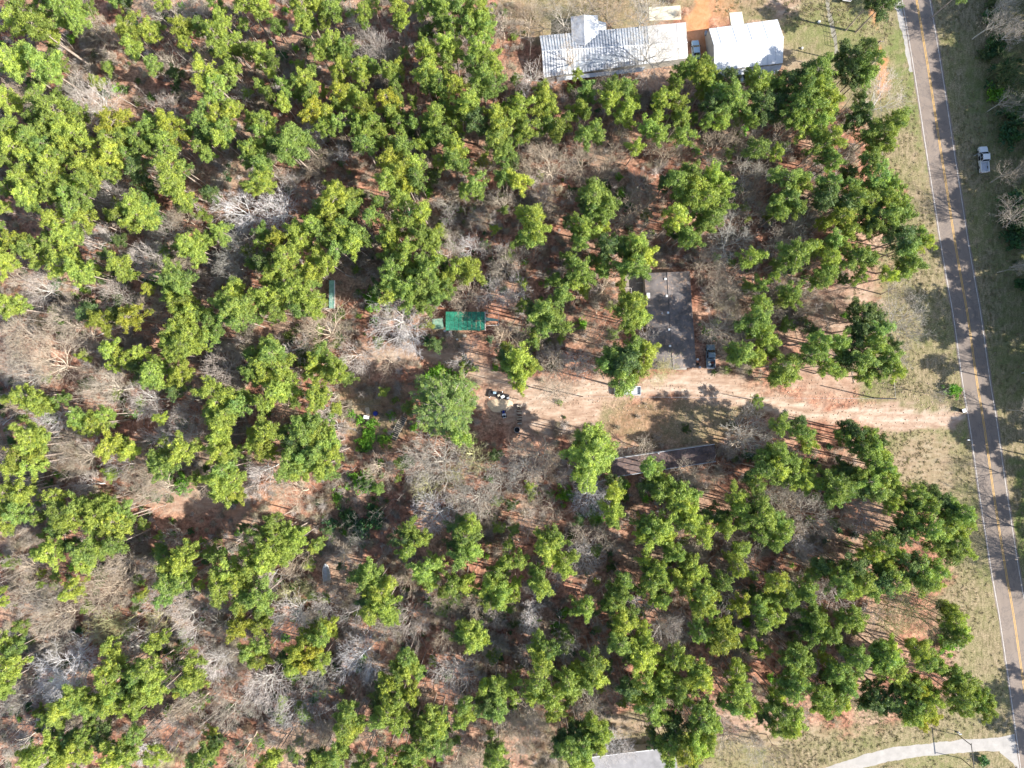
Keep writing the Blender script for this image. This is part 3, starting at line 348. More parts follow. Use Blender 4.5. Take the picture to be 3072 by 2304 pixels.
# ---------------------------------------------------------------- the ground
def zone_masks(X, Y):
    """X, Y world metres -> grass, dirt, orange, green weights"""
    U = X / S + CU; V = CV - Y / S
    rs = np.random.RandomState(3)
    def fbm(x, y, sc, oct=4):
        out = np.zeros_like(x); amp = 1.0; tot = 0
        for o in range(oct):
            for _ in range(3):
                a = rs.uniform(0, 2 * math.pi); ph = rs.uniform(0, 6.28); f = 2 * math.pi / sc * (1.8 ** o) * rs.uniform(0.7, 1.3)
                out += amp * np.sin((x * math.cos(a) + y * math.sin(a)) * f + ph)
            tot += amp * 1.7; amp *= 0.6
        return out / tot
    dx = fbm(U, V, 160) * 26; dy = fbm(U, V, 160) * 26
    jag = fbm(U, V, 40, 4)
    Uw = U + dx; Vw = V + dy
    def poly(pts, soft=14):
        ins = np.zeros(U.shape, bool); dist = np.full(U.shape, 1e9)
        n = len(pts)
        for i in range(n):
            x0, y0 = pts[i]; x1, y1 = pts[(i + 1) % n]
            c = ((y0 > Vw) != (y1 > Vw)) & (Uw < (x1 - x0) * (Vw - y0) / ((y1 - y0) or 1e-9) + x0); ins ^= c
            ex, ey = x1 - x0, y1 - y0; L = ex * ex + ey * ey or 1e-9
            t = np.clip(((Uw - x0) * ex + (Vw - y0) * ey) / L, 0, 1)
            dist = np.minimum(dist, np.hypot(Uw - x0 - t * ex, Vw - y0 - t * ey))
        sd = np.where(ins, dist, -dist) + jag * soft * 0.9
        t = np.clip(sd / soft * 0.5 + 0.5, 0, 1); return t * t * (3 - 2 * t)
    grass = poly([(2330, -3000), (9000, -3000), (9000, 9000), (1500, 9000), (1560, 2330), (1640, 2200), (1840, 2140), (2000, 2140), (2160, 2190), (2330, 2180), (2560, 2190),
                  (2760, 2150), (2880, 2060), (2830, 1900), (2820, 1800), (2850, 1700), (2800, 1560), (2700, 1450), (2640, 1330), (2600, 1180), (2560, 1100),
                  (2620, 900), (2650, 780), (2700, 640), (2650, 480), (2560, 330), (2440, 240), (2340, 230)], 22)
    grass = np.maximum(grass, 0.8 * poly([(1500, -3000), (2330, -3000), (2330, 60), (2060, 60), (2050, 20), (1900, 90), (1560, 110), (1500, 40)], 20))
    grass = np.maximum(grass, 0.55 * poly([(1800, 1210), (2260, 1190), (2300, 1240), (2200, 1330), (1900, 1350), (1800, 1290)], 25))
    grass = np.maximum(grass, 0.6 * poly([(1040, 1160), (1230, 1170), (1240, 1330), (1040, 1330)], 30))
    dirt = poly([(2890, 1236), (2860, 1290), (2700, 1282), (2500, 1275), (2380, 1262), (2290, 1250), (2160, 1200), (1960, 1185), (1820, 1200), (1790, 1240),
                 (1800, 1330), (1720, 1300), (1600, 1320), (1570, 1260), (1500, 1180), (1400, 1130), (1300, 1090), (1130, 1090), (1080, 1040), (1180, 1030), (1330, 1060),
                 (1480, 1110), (1600, 1120), (1760, 1150), (1960, 1130), (2000, 1105), (2180, 1110), (2330, 1180), (2520, 1225), (2700, 1222), (2850, 1222)], 12)
    dirt = np.maximum(dirt, 0.75 * poly([(2330, 900), (2480, 850), (2620, 860), (2640, 960), (2600, 1120), (2560, 1195), (2400, 1190), (2360, 1080), (2440, 1010)], 30))
    for q, a in (([(-300, 1400), (90, 1420), (150, 1560), (60, 1640), (-300, 1640)], .6), ([(-200, 1240), (60, 1260), (80, 1400), (-200, 1400)], .5),
                 ([(430, 1440), (560, 1430), (780, 1470), (800, 1560), (600, 1550), (430, 1530)], .7), ([(790, 930), (980, 930), (1000, 1010), (820, 1020)], .35),
                 ([(1830, 2150), (1980, 2170), (1960, 2210), (1830, 2215)], .7), ([(2120, 2090), (2330, 2110), (2480, 2200), (2300, 2270), (2150, 2210)], .5),
                 ([(1530, 2170), (1640, 2120), (1680, 2200), (1640, 2320), (1540, 2320)], .4), ([(1930, 200), (2010, 190), (2030, 270), (1930, 280)], .4),
                 ([(2304, -50), (2420, -50), (2400, 40), (2304, 36)], .8), ([(2340, 140), (2420, 180), (2430, 240), (2340, 240)], .5),
                 ([(2900, 560), (2860, 900), (2830, 700), (2790, 430), (2740, 430), (2790, 700), (2800, 900)], .35), ([(2690, 1390), (2760, 1300), (2850, 1330), (2880, 1500), (2800, 1520)], .45),
                 ([(2870, 1800), (2900, 2100), (2850, 2100), (2840, 1900)], .5), ([(1400, 1160), (1480, 1160), (1560, 1250), (1480, 1240)], .8)):
        dirt = np.maximum(dirt, a * poly(q, 24))
    orange = poly([(2062, -80), (2130, -80), (2136, 60), (2118, 100), (2140, 215), (2068, 215), (2064, 70)], 6)
    orange = np.maximum(orange, 0.8 * poly([(2600, 5), (2618, 10), (2626, 70), (2608, 70)], 9))
    orange = np.maximum(orange, 0.85 * poly([(2632, 140), (2652, 150), (2672, 260), (2640, 285), (2634, 210)], 9))
    orange = np.maximum(orange, 0.45 * poly([(2052, -50), (2230, -50), (2190, 60), (2120, 70)], 20))
    orange = np.maximum(orange, 0.35 * poly([(640, 1460), (810, 1440), (830, 1520), (680, 1560)], 25))
    green = 0.55 * poly([(2660, 60), (2700, 60), (2745, 250), (2790, 560), (2740, 420), (2690, 200)], 12)
    green = np.maximum(green, 0.7 * poly([(3000, 1390), (3040, 1390), (3075, 1720), (3140, 1720), (3140, 1400)], 10))
    green = np.maximum(green, 0.75 * poly([(2870, 1300), (2886, 1300), (2884, 1340), (2872, 1340)], 5))
    green = np.maximum(green, 0.35 * poly([(2910, 200), (2960, 700), (3010, 1200), (3140, 1200), (3140, 100)], 30))
    green = np.maximum(green, 0.30 * poly([(2330, 90), (2420, 60), (2500, 0), (2560, 0), (2600, 150), (2500, 180)], 30))
    rp = [(2905, 1240), (2700, 1250), (2500, 1240), (2320, 1222), (2150, 1170), (1980, 1155), (1780, 1165), (1640, 1195), (1560, 1230)]
    dd = np.full(U.shape, 1e9)
    for (x0, y0), (x1, y1) in zip(rp[:-1], rp[1:]):
        ex, ey = x1 - x0, y1 - y0; t = np.clip(((U - x0) * ex + (V + jag * 4 - y0) * ey) / (ex * ex + ey * ey), 0, 1)
        dd = np.minimum(dd, np.hypot(U - x0 - t * ex, V + jag * 4 - y0 - t * ey))
    rut = np.clip(1 - np.abs(dd - 12) / 8, 0, 1) * np.clip(.55 + .6 * jag, 0, .8)
    return grass, dirt, orange, green * (0.5 + 0.5 * (jag > -0.1)), rut

def ground():
    xi = np.arange(-124, 124.01, 0.55); yi = np.arange(-96, 96.01, 0.55)
    far = np.array([12, 30, 70, 160, 400, 1000, 2400.0])
    xs = np.concatenate([(-124 - far)[::-1], xi, 124 + far]); ys = np.concatenate([(-96 - far)[::-1], yi, 96 + far])
    X, Y = np.meshgrid(xs, ys); nx, ny = len(xs), len(ys)
    Z = np.zeros_like(X)
    co = np.stack([X, Y, Z], -1).reshape(-1, 3)
    i = np.arange(nx * ny).reshape(ny, nx)
    q = np.stack([i[:-1, :-1], i[:-1, 1:], i[1:, 1:], i[1:, :-1]], -1).reshape(-1, 4)
    me = bpy.data.meshes.new('ground'); me.vertices.add(len(co)); me.vertices.foreach_set('co', co.ravel())
    me.loops.add(q.size); me.loops.foreach_set('vertex_index', q.ravel().astype(np.int32))
    me.polygons.add(len(q)); me.polygons.foreach_set('loop_start', np.arange(0, q.size, 4, dtype=np.int32))
    me.update(); me.validate()
    a = me.attributes.new('zones', 'FLOAT_COLOR', 'POINT')
    zm = zone_masks(X, Y); w = np.stack([m.ravel() for m in zm[:4]], -1).astype(np.float32)
    a.data.foreach_set('color', w.ravel())
    a = me.attributes.new('rut', 'FLOAT', 'POINT'); a.data.foreach_set('value', zm[4].ravel().astype(np.float32))
    tag(link('ground', me, None, M['ground']), 'leaf litter, dry grass and bare dirt under the woods', kind='structure')
ground()

def smooth(pts, n=10):
    out = []
    P_ = [pts[0]] + list(pts) + [pts[-1]]
    for k in range(1, len(P_) - 2):
        p0, p1, p2, p3 = [np.array(P_[k + d], float) for d in (-1, 0, 1, 2)]
        for t in np.linspace(0, 1, n, endpoint=False):
            out.append(tuple(0.5 * ((2 * p1) + (-p0 + p2) * t + (2 * p0 - 5 * p1 + 4 * p2 - p3) * t * t + (-p0 + 3 * p1 - 3 * p2 + p3) * t ** 3)))
    out.append(tuple(pts[-1])); return out

ROAD = smooth([(2640, -600), (2700, -280), (2750, 0), (2788, 226), (2817, 417), (2842, 576), (2866, 732), (2887, 854), (2905, 958), (2929, 1132), (2946, 1235), (2963, 1350),
               (2984, 1499), (3019, 1721), (3040, 1840), (3068, 2033), (3098, 2250), (3150, 2650), (3210, 3100)], 6)
ROADW = [Vector(((u - CU) * S, (CV - v) * S, 0)) for u, v in ROAD]

def strip(name, pts, offa, offb, z, m, noisy=0.0, dash=None):
    vs, fs, uvs = [], [], []; L = 0
    for i, p in enumerate(pts):
        a = pts[max(0, i - 1)]; b = pts[min(len(pts) - 1, i + 1)]
        d = (b - a).normalized(); nrm = Vector((-d.y, d.x, 0))      # to the left of travel (down the page: east)
        if i: L += (p - pts[i - 1]).length
        j = noisy * mnoise.noise(Vector((L * 0.4, 3.3, name.__len__()))) + noisy * 0.6 * mnoise.noise(Vector((L * 1.7, 1.3, 5)))
        j2 = noisy * mnoise.noise(Vector((L * 0.4, 9.3, name.__len__()))) + noisy * 0.6 * mnoise.noise(Vector((L * 1.7, 7.3, 5)))
        vs += [p + nrm * (offa + j) + Vector((0, 0, z)), p + nrm * (offb + j2) + Vector((0, 0, z))]
        uvs += [(0, L), (1, L)]
        if i: k = 2 * i; fs.append((k - 2, k - 1, k + 1, k))
    me = bpy.data.meshes.new(name); me.from_pydata([tuple(v) for v in vs], [], fs)
    uv = me.uv_layers.new(name='UVMap')
    for l in me.loops: uv.data[l.index].uv = uvs[l.vertex_index]
    bm = bmesh.new(); bm.from_mesh(me)
    for f in bm.faces:
        if f.normal.z < 0: f.normal_flip()
    bm.to_mesh(me); bm.free()
    return link(name, me, None, m)

def dense(pts, step=0.6):
    out = []
    for a, b in zip(pts[:-1], pts[1:]):
        n = max(1, int((b - a).length / step))
        out += [a.lerp(b, i / n) for i in range(n)]
    return out + [pts[-1]]
RD = dense(ROADW, 0.8)
tag(strip('road', RD, -3.5, 3.25, 0.012, M['asphalt'], 0.14), 'two lane asphalt road', kind='structure')
tag(strip('road_yellow_line', RD, -0.22, -0.10, 0.018, M['yellowpaint'], 0.01), 'yellow centre line', kind='structure')
tag(strip('road_yellow_line', RD, 0.06, 0.18, 0.018, M['yellowpaint'], 0.01), 'yellow centre line', kind='structure')
tag(strip('road_edge_line', RD, -3.22, -3.08, 0.018, M['linepaint'], 0.02), 'white edge line', kind='structure')
tag(strip('road_edge_line', RD, 2.80, 2.94, 0.018, M['linepaint'], 0.02), 'white edge line', kind='structure')
sh = [Vector(((u - CU) * S, (CV - v) * S, 0)) for u, v in smooth([(2693, -10), (2700, 40), (2712, 90), (2726, 150), (2739, 215)], 6)]
tag(strip('gravel_shoulder', dense(sh, 0.5), -.85, 0.7, 0.008, M['concrete'], 0.6), 'pale gravel shoulder at the top of the road', kind='structure')
dr = [Vector(((u - CU) * S, (CV - v) * S, 0)) for u, v in smooth([(2380, 2420), (2450, 2340), (2560, 2295), (2660, 2266), (2790, 2248), (2900, 2238), (2990, 2234), (3068, 2230)], 8)]
tag(strip('driveway', dense(dr, 0.5), -1.4, 1.4, 0.008, M['concrete'], 0.3), 'pale gravel drive joining the road', kind='structure')
mbf = MB().add([P(2985, 2215) + Vector((0, 0, .0045)), P(3000, 2258) + Vector((0, 0, .0045)), P(3040, 2290) + Vector((0, 0, .0045)), P(3062, 2330) + Vector((0, 0, .0045)), P(3052, 2200) + Vector((0, 0, .0045))], [(0, 1, 2, 3, 4)])
fl = mbf.build('driveway_apron', M['concrete']); tag(fl, 'flared apron of the pale gravel drive', kind='structure')
tag(MB().plate([P(2188, 38, .12), P(2226, 35, .12), P(2233, 74, .12), P(2194, 80, .12)], .12).build('paving_slab', M['slab']), 'cream concrete pad', kind='structure')
tag(MB().plate([P(1946, 22, .1), P(2041, 16, .1), P(2044, 58, .1), P(1948, 62, .1)], .1).build('paving_slab', M['slab']), 'wide cream concrete pad', kind='structure')
pt = [Vector(((u - CU) * S, (CV - v) * S, 0)) for u, v in smooth([(2478, -60), (2484, 20), (2494, 70), (2501, 110), (2510, 160)], 6)]
tag(strip('path', dense(pt, 0.5), -.35, .5, 0.005, M['path'], 0.3), 'worn pale strip beside the wire fence', kind='structure')

# ---------------------------------------------------------------- buildings
def lerp(a, b, t): return a + (b - a) * t
def pitched(name, loc_label, cat, TL, TR, BR, BL, ze, RL, RR, zr, m_roof, m_wall, m_roof2=None, over=0.25, ridge_m=None, sheet=None, group=None, windows=()):
    """gable building: eave corners seen in the photo (pixels), ridge ends, heights"""
    c = [P(*TL, ze), P(*TR, ze), P(*BR, ze), P(*BL, ze)]; r = [P(*RL, zr), P(*RR, zr)]
    ctr = sum(c, Vector()) / 4; base = Vector((ctr.x, ctr.y, 0))
    t = thing(name, base, loc_label, cat, group)
    cl = [p - base for p in c]; rl = [p - base for p in r]; cc = sum(cl, Vector()) / 4
    inn = [Vector((p.x, p.y, 0)) + (Vector((cc.x, cc.y, 0)) - Vector((p.x, p.y, 0))).normalized() * (over * 1.5) for p in cl]
    zw = ze - 0.08
    ie = [Vector((p.x, p.y, zw)) for p in inn]
    for i in range(4):
        a, b = inn[i], inn[(i + 1) % 4]; e = (b - a).normalized(); n = Vector((e.y, -e.x, 0)) * 0.06
        a2, b2 = a + e * 0.061, b - e * 0.061
        w = MB()
        w.hexa([a2 - n, b2 - n, b2 + n, a2 + n], [v + Vector((0, 0, zw)) for v in (a2 - n, b2 - n, b2 + n, a2 + n)])
        if i in (1, 3):
            ri = rl[1] if i == 1 else rl[0]
            mid = (a + b) / 2; top = Vector((mid.x, mid.y, zr - 0.12))
            w.add([a2 + n + Vector((0, 0, zw)), b2 + n + Vector((0, 0, zw)), top + n, a2 - n + Vector((0, 0, zw)), b2 - n + Vector((0, 0, zw)), top - n],
                  [(0, 1, 2), (5, 4, 3), (0, 2, 5, 3), (1, 4, 5, 2)])
        w.build('wall', m_wall, t)
    th = 0.07
    if sheet is None:
        MB().plate([cl[0], cl[1], rl[1], rl[0]], th).build('roof', m_roof, t)
        MB().plate([rl[0], rl[1], cl[2], cl[3]], th).build('roof', m_roof2 or m_roof, t)
    d = (rl[1] - rl[0]).normalized()
    MB().tube(rl[0] - d * 0.05 + Vector((0, 0, 0.02)), rl[1] + d * 0.05 + Vector((0, 0, 0.02)), 0.09, 6).build('ridge_cap', ridge_m or m_roof, t)
    return t, cl, rl

# long house with ribbed metal sheets
t, cl, rl = pitched('house', 'long low house with ribbed grey metal roof behind bare oaks', 'house', (1619, 107), (2058, 67), (2065, 174), (1631, 232), 2.9,
                    (1626, 153), (2062, 127), 4.0, M['palemetal'], M['siding'], sheet=1, ridge_m=M['whitemetal'])
def sheets(parent, a0, a1, b0, b1, n, mats, th=0.05, name='roof_sheet', skip=(), wf=None, base=None):
    """sheets side by side from edge a0-b0 to edge a1-b1 (a along the eave, b along the ridge)"""
    if base:
        dn = Vector((0, 0, -.045)); MB().plate([a0 + dn, a1 + dn, b1 + dn, b0 + dn], th).build('roof', base, parent)
    for i in range(n):
        if i in skip: continue
        f0, f1 = i / n, (i + 1) / n - 0.035 / max(1, (a1 - a0).length) * 1.0
        if wf: f1 = (i + wf) / n
        dz = Vector((0, 0, (0.035 if i % 2 else 0.0) + rnd.uniform(-.006, .006)))
        q = [lerp(a0, a1, f0) + dz, lerp(a0, a1, f1) + dz, lerp(b0, b1, f1) + dz, lerp(b0, b1, f0) + dz]
        MB().plate(q, th).build(name, mats(i), parent)
k = 0.735
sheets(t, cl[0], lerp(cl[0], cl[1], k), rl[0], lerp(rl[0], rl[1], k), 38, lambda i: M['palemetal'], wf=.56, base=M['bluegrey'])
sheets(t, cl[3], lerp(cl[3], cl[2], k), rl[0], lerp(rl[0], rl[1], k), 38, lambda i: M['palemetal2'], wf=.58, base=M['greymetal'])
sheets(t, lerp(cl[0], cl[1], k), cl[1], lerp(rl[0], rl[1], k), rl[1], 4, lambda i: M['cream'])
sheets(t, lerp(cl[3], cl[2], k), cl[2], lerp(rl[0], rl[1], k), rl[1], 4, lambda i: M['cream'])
b0 = t.location
# cross wing, its roof runs up the page
wr = lambda u, v, z: P(u, v, z) - b0
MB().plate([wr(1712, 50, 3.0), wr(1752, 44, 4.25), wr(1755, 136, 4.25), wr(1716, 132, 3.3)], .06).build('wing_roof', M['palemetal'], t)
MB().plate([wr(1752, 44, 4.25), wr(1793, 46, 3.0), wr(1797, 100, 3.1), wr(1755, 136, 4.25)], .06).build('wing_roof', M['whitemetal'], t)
MB().plate([wr(1794, 62, 2.7), wr(1818, 68, 2.6), wr(1819, 92, 2.6), wr(1796, 92, 2.7)], .05).build('porch_roof', M['whitemetal'], t)
MB().hexa([wr(1716, 54, 0), wr(1788, 50, 0), wr(1790, 90, 0), wr(1718, 100, 0)], [wr(1716, 54, 2.85), wr(1788, 50, 2.85), wr(1790, 90, 2.85), wr(1718, 100, 2.85)]).build('wing_wall', M['siding'], t)
MB().plate([wr(1668, 232, 2.55), wr(1936, 200, 2.55), wr(1928, 214, 2.3), wr(1674, 243, 2.3)], .05).build('porch_roof', M['palemetal'], t)
for u, v in ((1680, 238), (1740, 231), (1800, 223), (1860, 216), (1922, 209)):
    MB().tube(wr(u, v, 0), wr(u, v, 2.3), .06, 6).build('porch_post', M['white'], t)

# white metal workshop
t, cl, rl = pitched('workshop', 'large bright white metal workshop beside the red dirt', 'workshop', (2127, 86), (2333, 58), (2349, 189), (2143, 213), 3.2,
                    (2142, 136), (2351, 111), 4.7, M['whitemetal'], M['siding'], sheet=1, ridge_m=M['whitemetal'], over=0.05)
sheets(t, cl[0], cl[1], rl[0], rl[1], 9, lambda i: M['whitemetal'], .04)
sheets(t, cl[3], cl[2], rl[0], rl[1], 9, lambda i: M['whitemetal'], .04)
for A_, B_ in ((cl[0], cl[1]), (cl[3], cl[2])):
    for i in range(1, 9): MB().tube(lerp(A_, B_, i / 9) + Vector((0, 0, .03)), lerp(rl[0], rl[1], i / 9) + Vector((0, 0, .03)), .05, 4).build('standing_seam', M['palemetal2'], t)
b0 = t.location
MB().plate([wr(2143, 217, 2.75), wr(2346, 193, 2.75), wr(2341, 208, 2.35), wr(2147, 234, 2.3)], .05).build('lean_to_roof', M['palemetal'], t)
for u, v in ((2150, 232), (2215, 223), (2280, 214), (2336, 206)):
    MB().tube(wr(u, v, 0), wr(u, v, 2.28), .05, 6).build('lean_to_post', M['darksteel'], t)
MB().box(0, .5, 0, .9, 0, .6).build('air_conditioner', M['greymetal'], t, loc=wr(2113, 108, 0.6))

# double-wide mobile home
t, cl, rl = pitched('mobile_home', 'wide mobile home with dark needle-strewn shingle roof in the clearing', 'mobile home', (1951, 1108), (1933, 819), (2069, 813), (2089, 1102), 3.0,
                    (2019, 1105), (2001, 817), 3.7, M['shingle'], M['siding'], ridge_m=M['shingle'])
b0 = t.location
for u, v in ((1996, 837), (2000, 888), (2004, 938), (2007, 989), (2010, 1038)):
    p = wr(u, v, 3.62); MB().box(-.22, .22, -.22, .22, -.2, .18).build('roof_vent', M['white'], t, bevel=.02, loc=p)
MB().tube((0, 0, -.2), (0, 0, .35), .12, 10).build('vent_pipe', M['alu'], t, loc=wr(1985, 940, 3.5))
MB().box(-.35, .35, -.55, .55, -.1, .35).build('roof_cooler', M['white'], t, bevel=.03, loc=wr(1944, 887, 3.05))
MB().hexa([wr(2019, 1101, 0), wr(2060, 1101, 0), wr(2060, 1109, 0), wr(2019, 1109, 0)], [wr(2019, 1101, .5), wr(2060, 1101, .5), wr(2060, 1109, .25), wr(2019, 1109, .25)]).build('step', M['concrete'], t)
# side deck
dk = thing('deck', P(1903, 856), 'dark timber side deck with pale railings beside the dark-roofed mobile home', 'deck')
b0 = dk.location
for i in range(14):
    a = 818 + i * 5.2
    MB().plate([wr(1876, a, .7), wr(1928, a - 1, .7), wr(1928, a + 3.9, .7), wr(1876, a + 4.9, .7)], .05).build('plank', M['wood'], dk)
for u, v in ((1878, 864), (1894, 864), (1894, 884), (1910, 849), (1930, 849), (1930, 868), (1929, 884)):
    MB().box(-.05, .05, -.05, .05, 0, 1.7).build('railing_post', M['wood'], dk, loc=wr(u, v, 0))
MB().path([wr(1872, 864, 1.7), wr(1894, 864, 1.7), wr(1894, 884, 1.7)], .06).build('railing', M['deadwood'], dk)
MB().path([wr(1908, 849, 1.7), wr(1930, 848, 1.7), wr(1930, 884, 1.7)], .06).build('railing', M['deadwood'], dk)

# single-wide in the shade of the pines
t, cl, rl = pitched('mobile_home', 'long narrow mobile home, its brown roof deep in pine shade', 'mobile home', (1832, 1378), (2144, 1333), (2148, 1384), (1840, 1431), 2.9,
                    (1836, 1405), (2146, 1358), 3.3, M['shingle2'], M['siding'], ridge_m=M['shingle2'])
b0 = t.location
MB().tube(wr(1832, 1377.5, 2.95), wr(2144, 1332.5, 2.95), .09, 5).build('gutter', M['palemetal'], t)
MB().tube(wr(1840, 1431.5, 2.95), wr(2148, 1384.5, 2.95), .09, 5).build('gutter', M['palemetal'], t)
MB().tube((0, 0, -.2), (0, 0, .4), .14, 8).build('vent_pipe', M['white'], t, loc=wr(1975, 1360, 3.2))

# house at the bottom edge
t, cl, rl = pitched('house', 'grey-roofed house cut by the bottom edge under a white bare tree', 'house', (1775, 2272), (2022, 2242), (2044, 2372), (1797, 2402), 3.0,
                    (1786, 2337), (2033, 2307), 4.4, M['roofgrey'], M['siding'], ridge_m=M['roofgrey'])
b0 = t.location
MB().tube(wr(1775, 2271.5, 3.05), wr(2022, 2241.5, 3.05), .09, 5).build('gutter', M['white'], t)
for u in (1870, 1886, 1940):
    f = MB().plate([wr(u - 4, 2262 - (u - 1775) * .12, 1.9), wr(u + 5, 2261 - (u - 1775) * .12, 1.9), wr(u + 5, 2257.5 - (u - 1775) * .12, .95), wr(u - 4, 2258.5 - (u - 1775) * .12, .95)], .05).build('window', M['white'], t)
    MB().plate([wr(u - 3, 2261 - (u - 1775) * .12, 1.85), wr(u + 4, 2260 - (u - 1775) * .12, 1.85), wr(u + 4, 2257 - (u - 1775) * .12, 1.0), wr(u - 3, 2258 - (u - 1775) * .12, 1.0)], .02).build('pane', M['glass'], f)

# green sheds and shelters
gp = thing('carport', P(1397, 963), 'green metal carport roof littered with branches in mid clearing', 'carport'); b0 = gp.location
n = 9
for i in range(n):
    a, b = 1337 + (1455 - 1337) * i / n, 1337 + (1455 - 1337) * (i + 1) / n - .8
    z = .02 if i % 2 else 0
    for v0, v1, z0, z1 in ((935, 962.5, 2.6, 3.0), (963, 991, 3.0, 2.6)):
        MB().plate([wr(a, v0, z0 + z), wr(b, v0, z0 + z), wr(b, v1, z1 + z), wr(a, v1, z1 + z)], .04).build('roof_sheet', M['green'], gp)
for u, v in ((1340, 938), (1397, 938), (1452, 938), (1340, 988), (1397, 988), (1452, 988)):
    MB().tube(wr(u, v, 0), wr(u, v, 2.56), .06, 6).build('post', M['darksteel'], gp)
MB().path([wr(1455.5, 934, 2.62), wr(1455.5, 963, 3.03), wr(1455.5, 992, 2.62)], .06).build('gable_trim', M['white'], gp)
fr = thing('canopy_frame', P(1476, 957), 'open pale pipe frame with a torn green strip, beside the carport', 'canopy frame'); b0 = fr.location
MB().path([wr(1457, 940, 2.2), wr(1496, 938, 2.2), wr(1496, 975, 2.2), wr(1457, 977, 2.2)], .035).build('frame_rail', M['white'], fr)
MB().plate([wr(1457, 951, 2.25), wr(1494, 958, 2.2), wr(1494, 963, 2.2), wr(1457, 963, 2.25)], .02).build('tarp_strip', M['palegreen'], fr)
for u, v in ((1496, 938), (1496, 975), (1476, 939), (1476, 976)):
    MB().tube(wr(u, v, 0), wr(u, v, 2.17), .03, 5).build('leg', M['white'], fr)
aw = thing('awning', P(1312, 970), 'faded pale green awning under bare branches, left of the carport', 'awning'); b0 = aw.location
MB().plate([wr(1297, 957, 2.3), wr(1329, 955, 2.4), wr(1331, 986, 2.4), wr(1299, 988, 2.3)], .04).build('cover', M['dullgreen'], aw)
for u, v in ((1300, 960), (1328, 958), (1329, 984), (1301, 985)):
    MB().tube(wr(u, v, 0), wr(u, v, 2.27), .04, 5).build('leg', M['darksteel'], aw)
sd = thing('shed', P(996, 884), 'narrow pale green metal shed standing alone among the pines', 'shed'); b0 = sd.location
for i in range(7):
    a, b = 841 + 85 * i / 7, 841 + 85 * (i + 1) / 7 - .6
    MB().plate([wr(987, a, 2.25), wr(1003, a, 2.45), wr(1003, b, 2.45), wr(987, b, 2.25)], .04).build('roof_sheet', M['palegreen'], sd)
MB().hexa([wr(988, 842, 0), wr(1004, 842, 0), wr(1004, 925, 0), wr(988, 925, 0)], [wr(988, 842, 2.2), wr(1004, 842, 2.35), wr(1004, 925, 2.35), wr(988, 925, 2.2)]).build('wall', M['palegreen'], sd)
MB().tube(wr(1004, 841, 2.5), wr(1004, 926, 2.5), .07, 6).build('roof_edge', M['white'], sd)
tag(MB().plate([P(967, 924, .5), P(985, 924, .5), P(986, 928, .5), P(968, 928, .5)], .45).build('bench', M['cream'], None, bevel=.03), 'low white bench at the foot of the narrow green shed', 'bench')

# ---------------------------------------------------------------- vehicles
def wheel(parent, x, y, r=.36, w=.24):
    q = MB().tube((0, -w / 2, 0), (0, w / 2, 0), r, 14).build('wheel', M['black'], parent, bevel=.02, loc=(x, y, r))
    MB().tube((0, -w / 2 - .012, 0), (0, w / 2 + .012, 0), r * .58, 10).build('rim', M['chrome'], q)
    return q

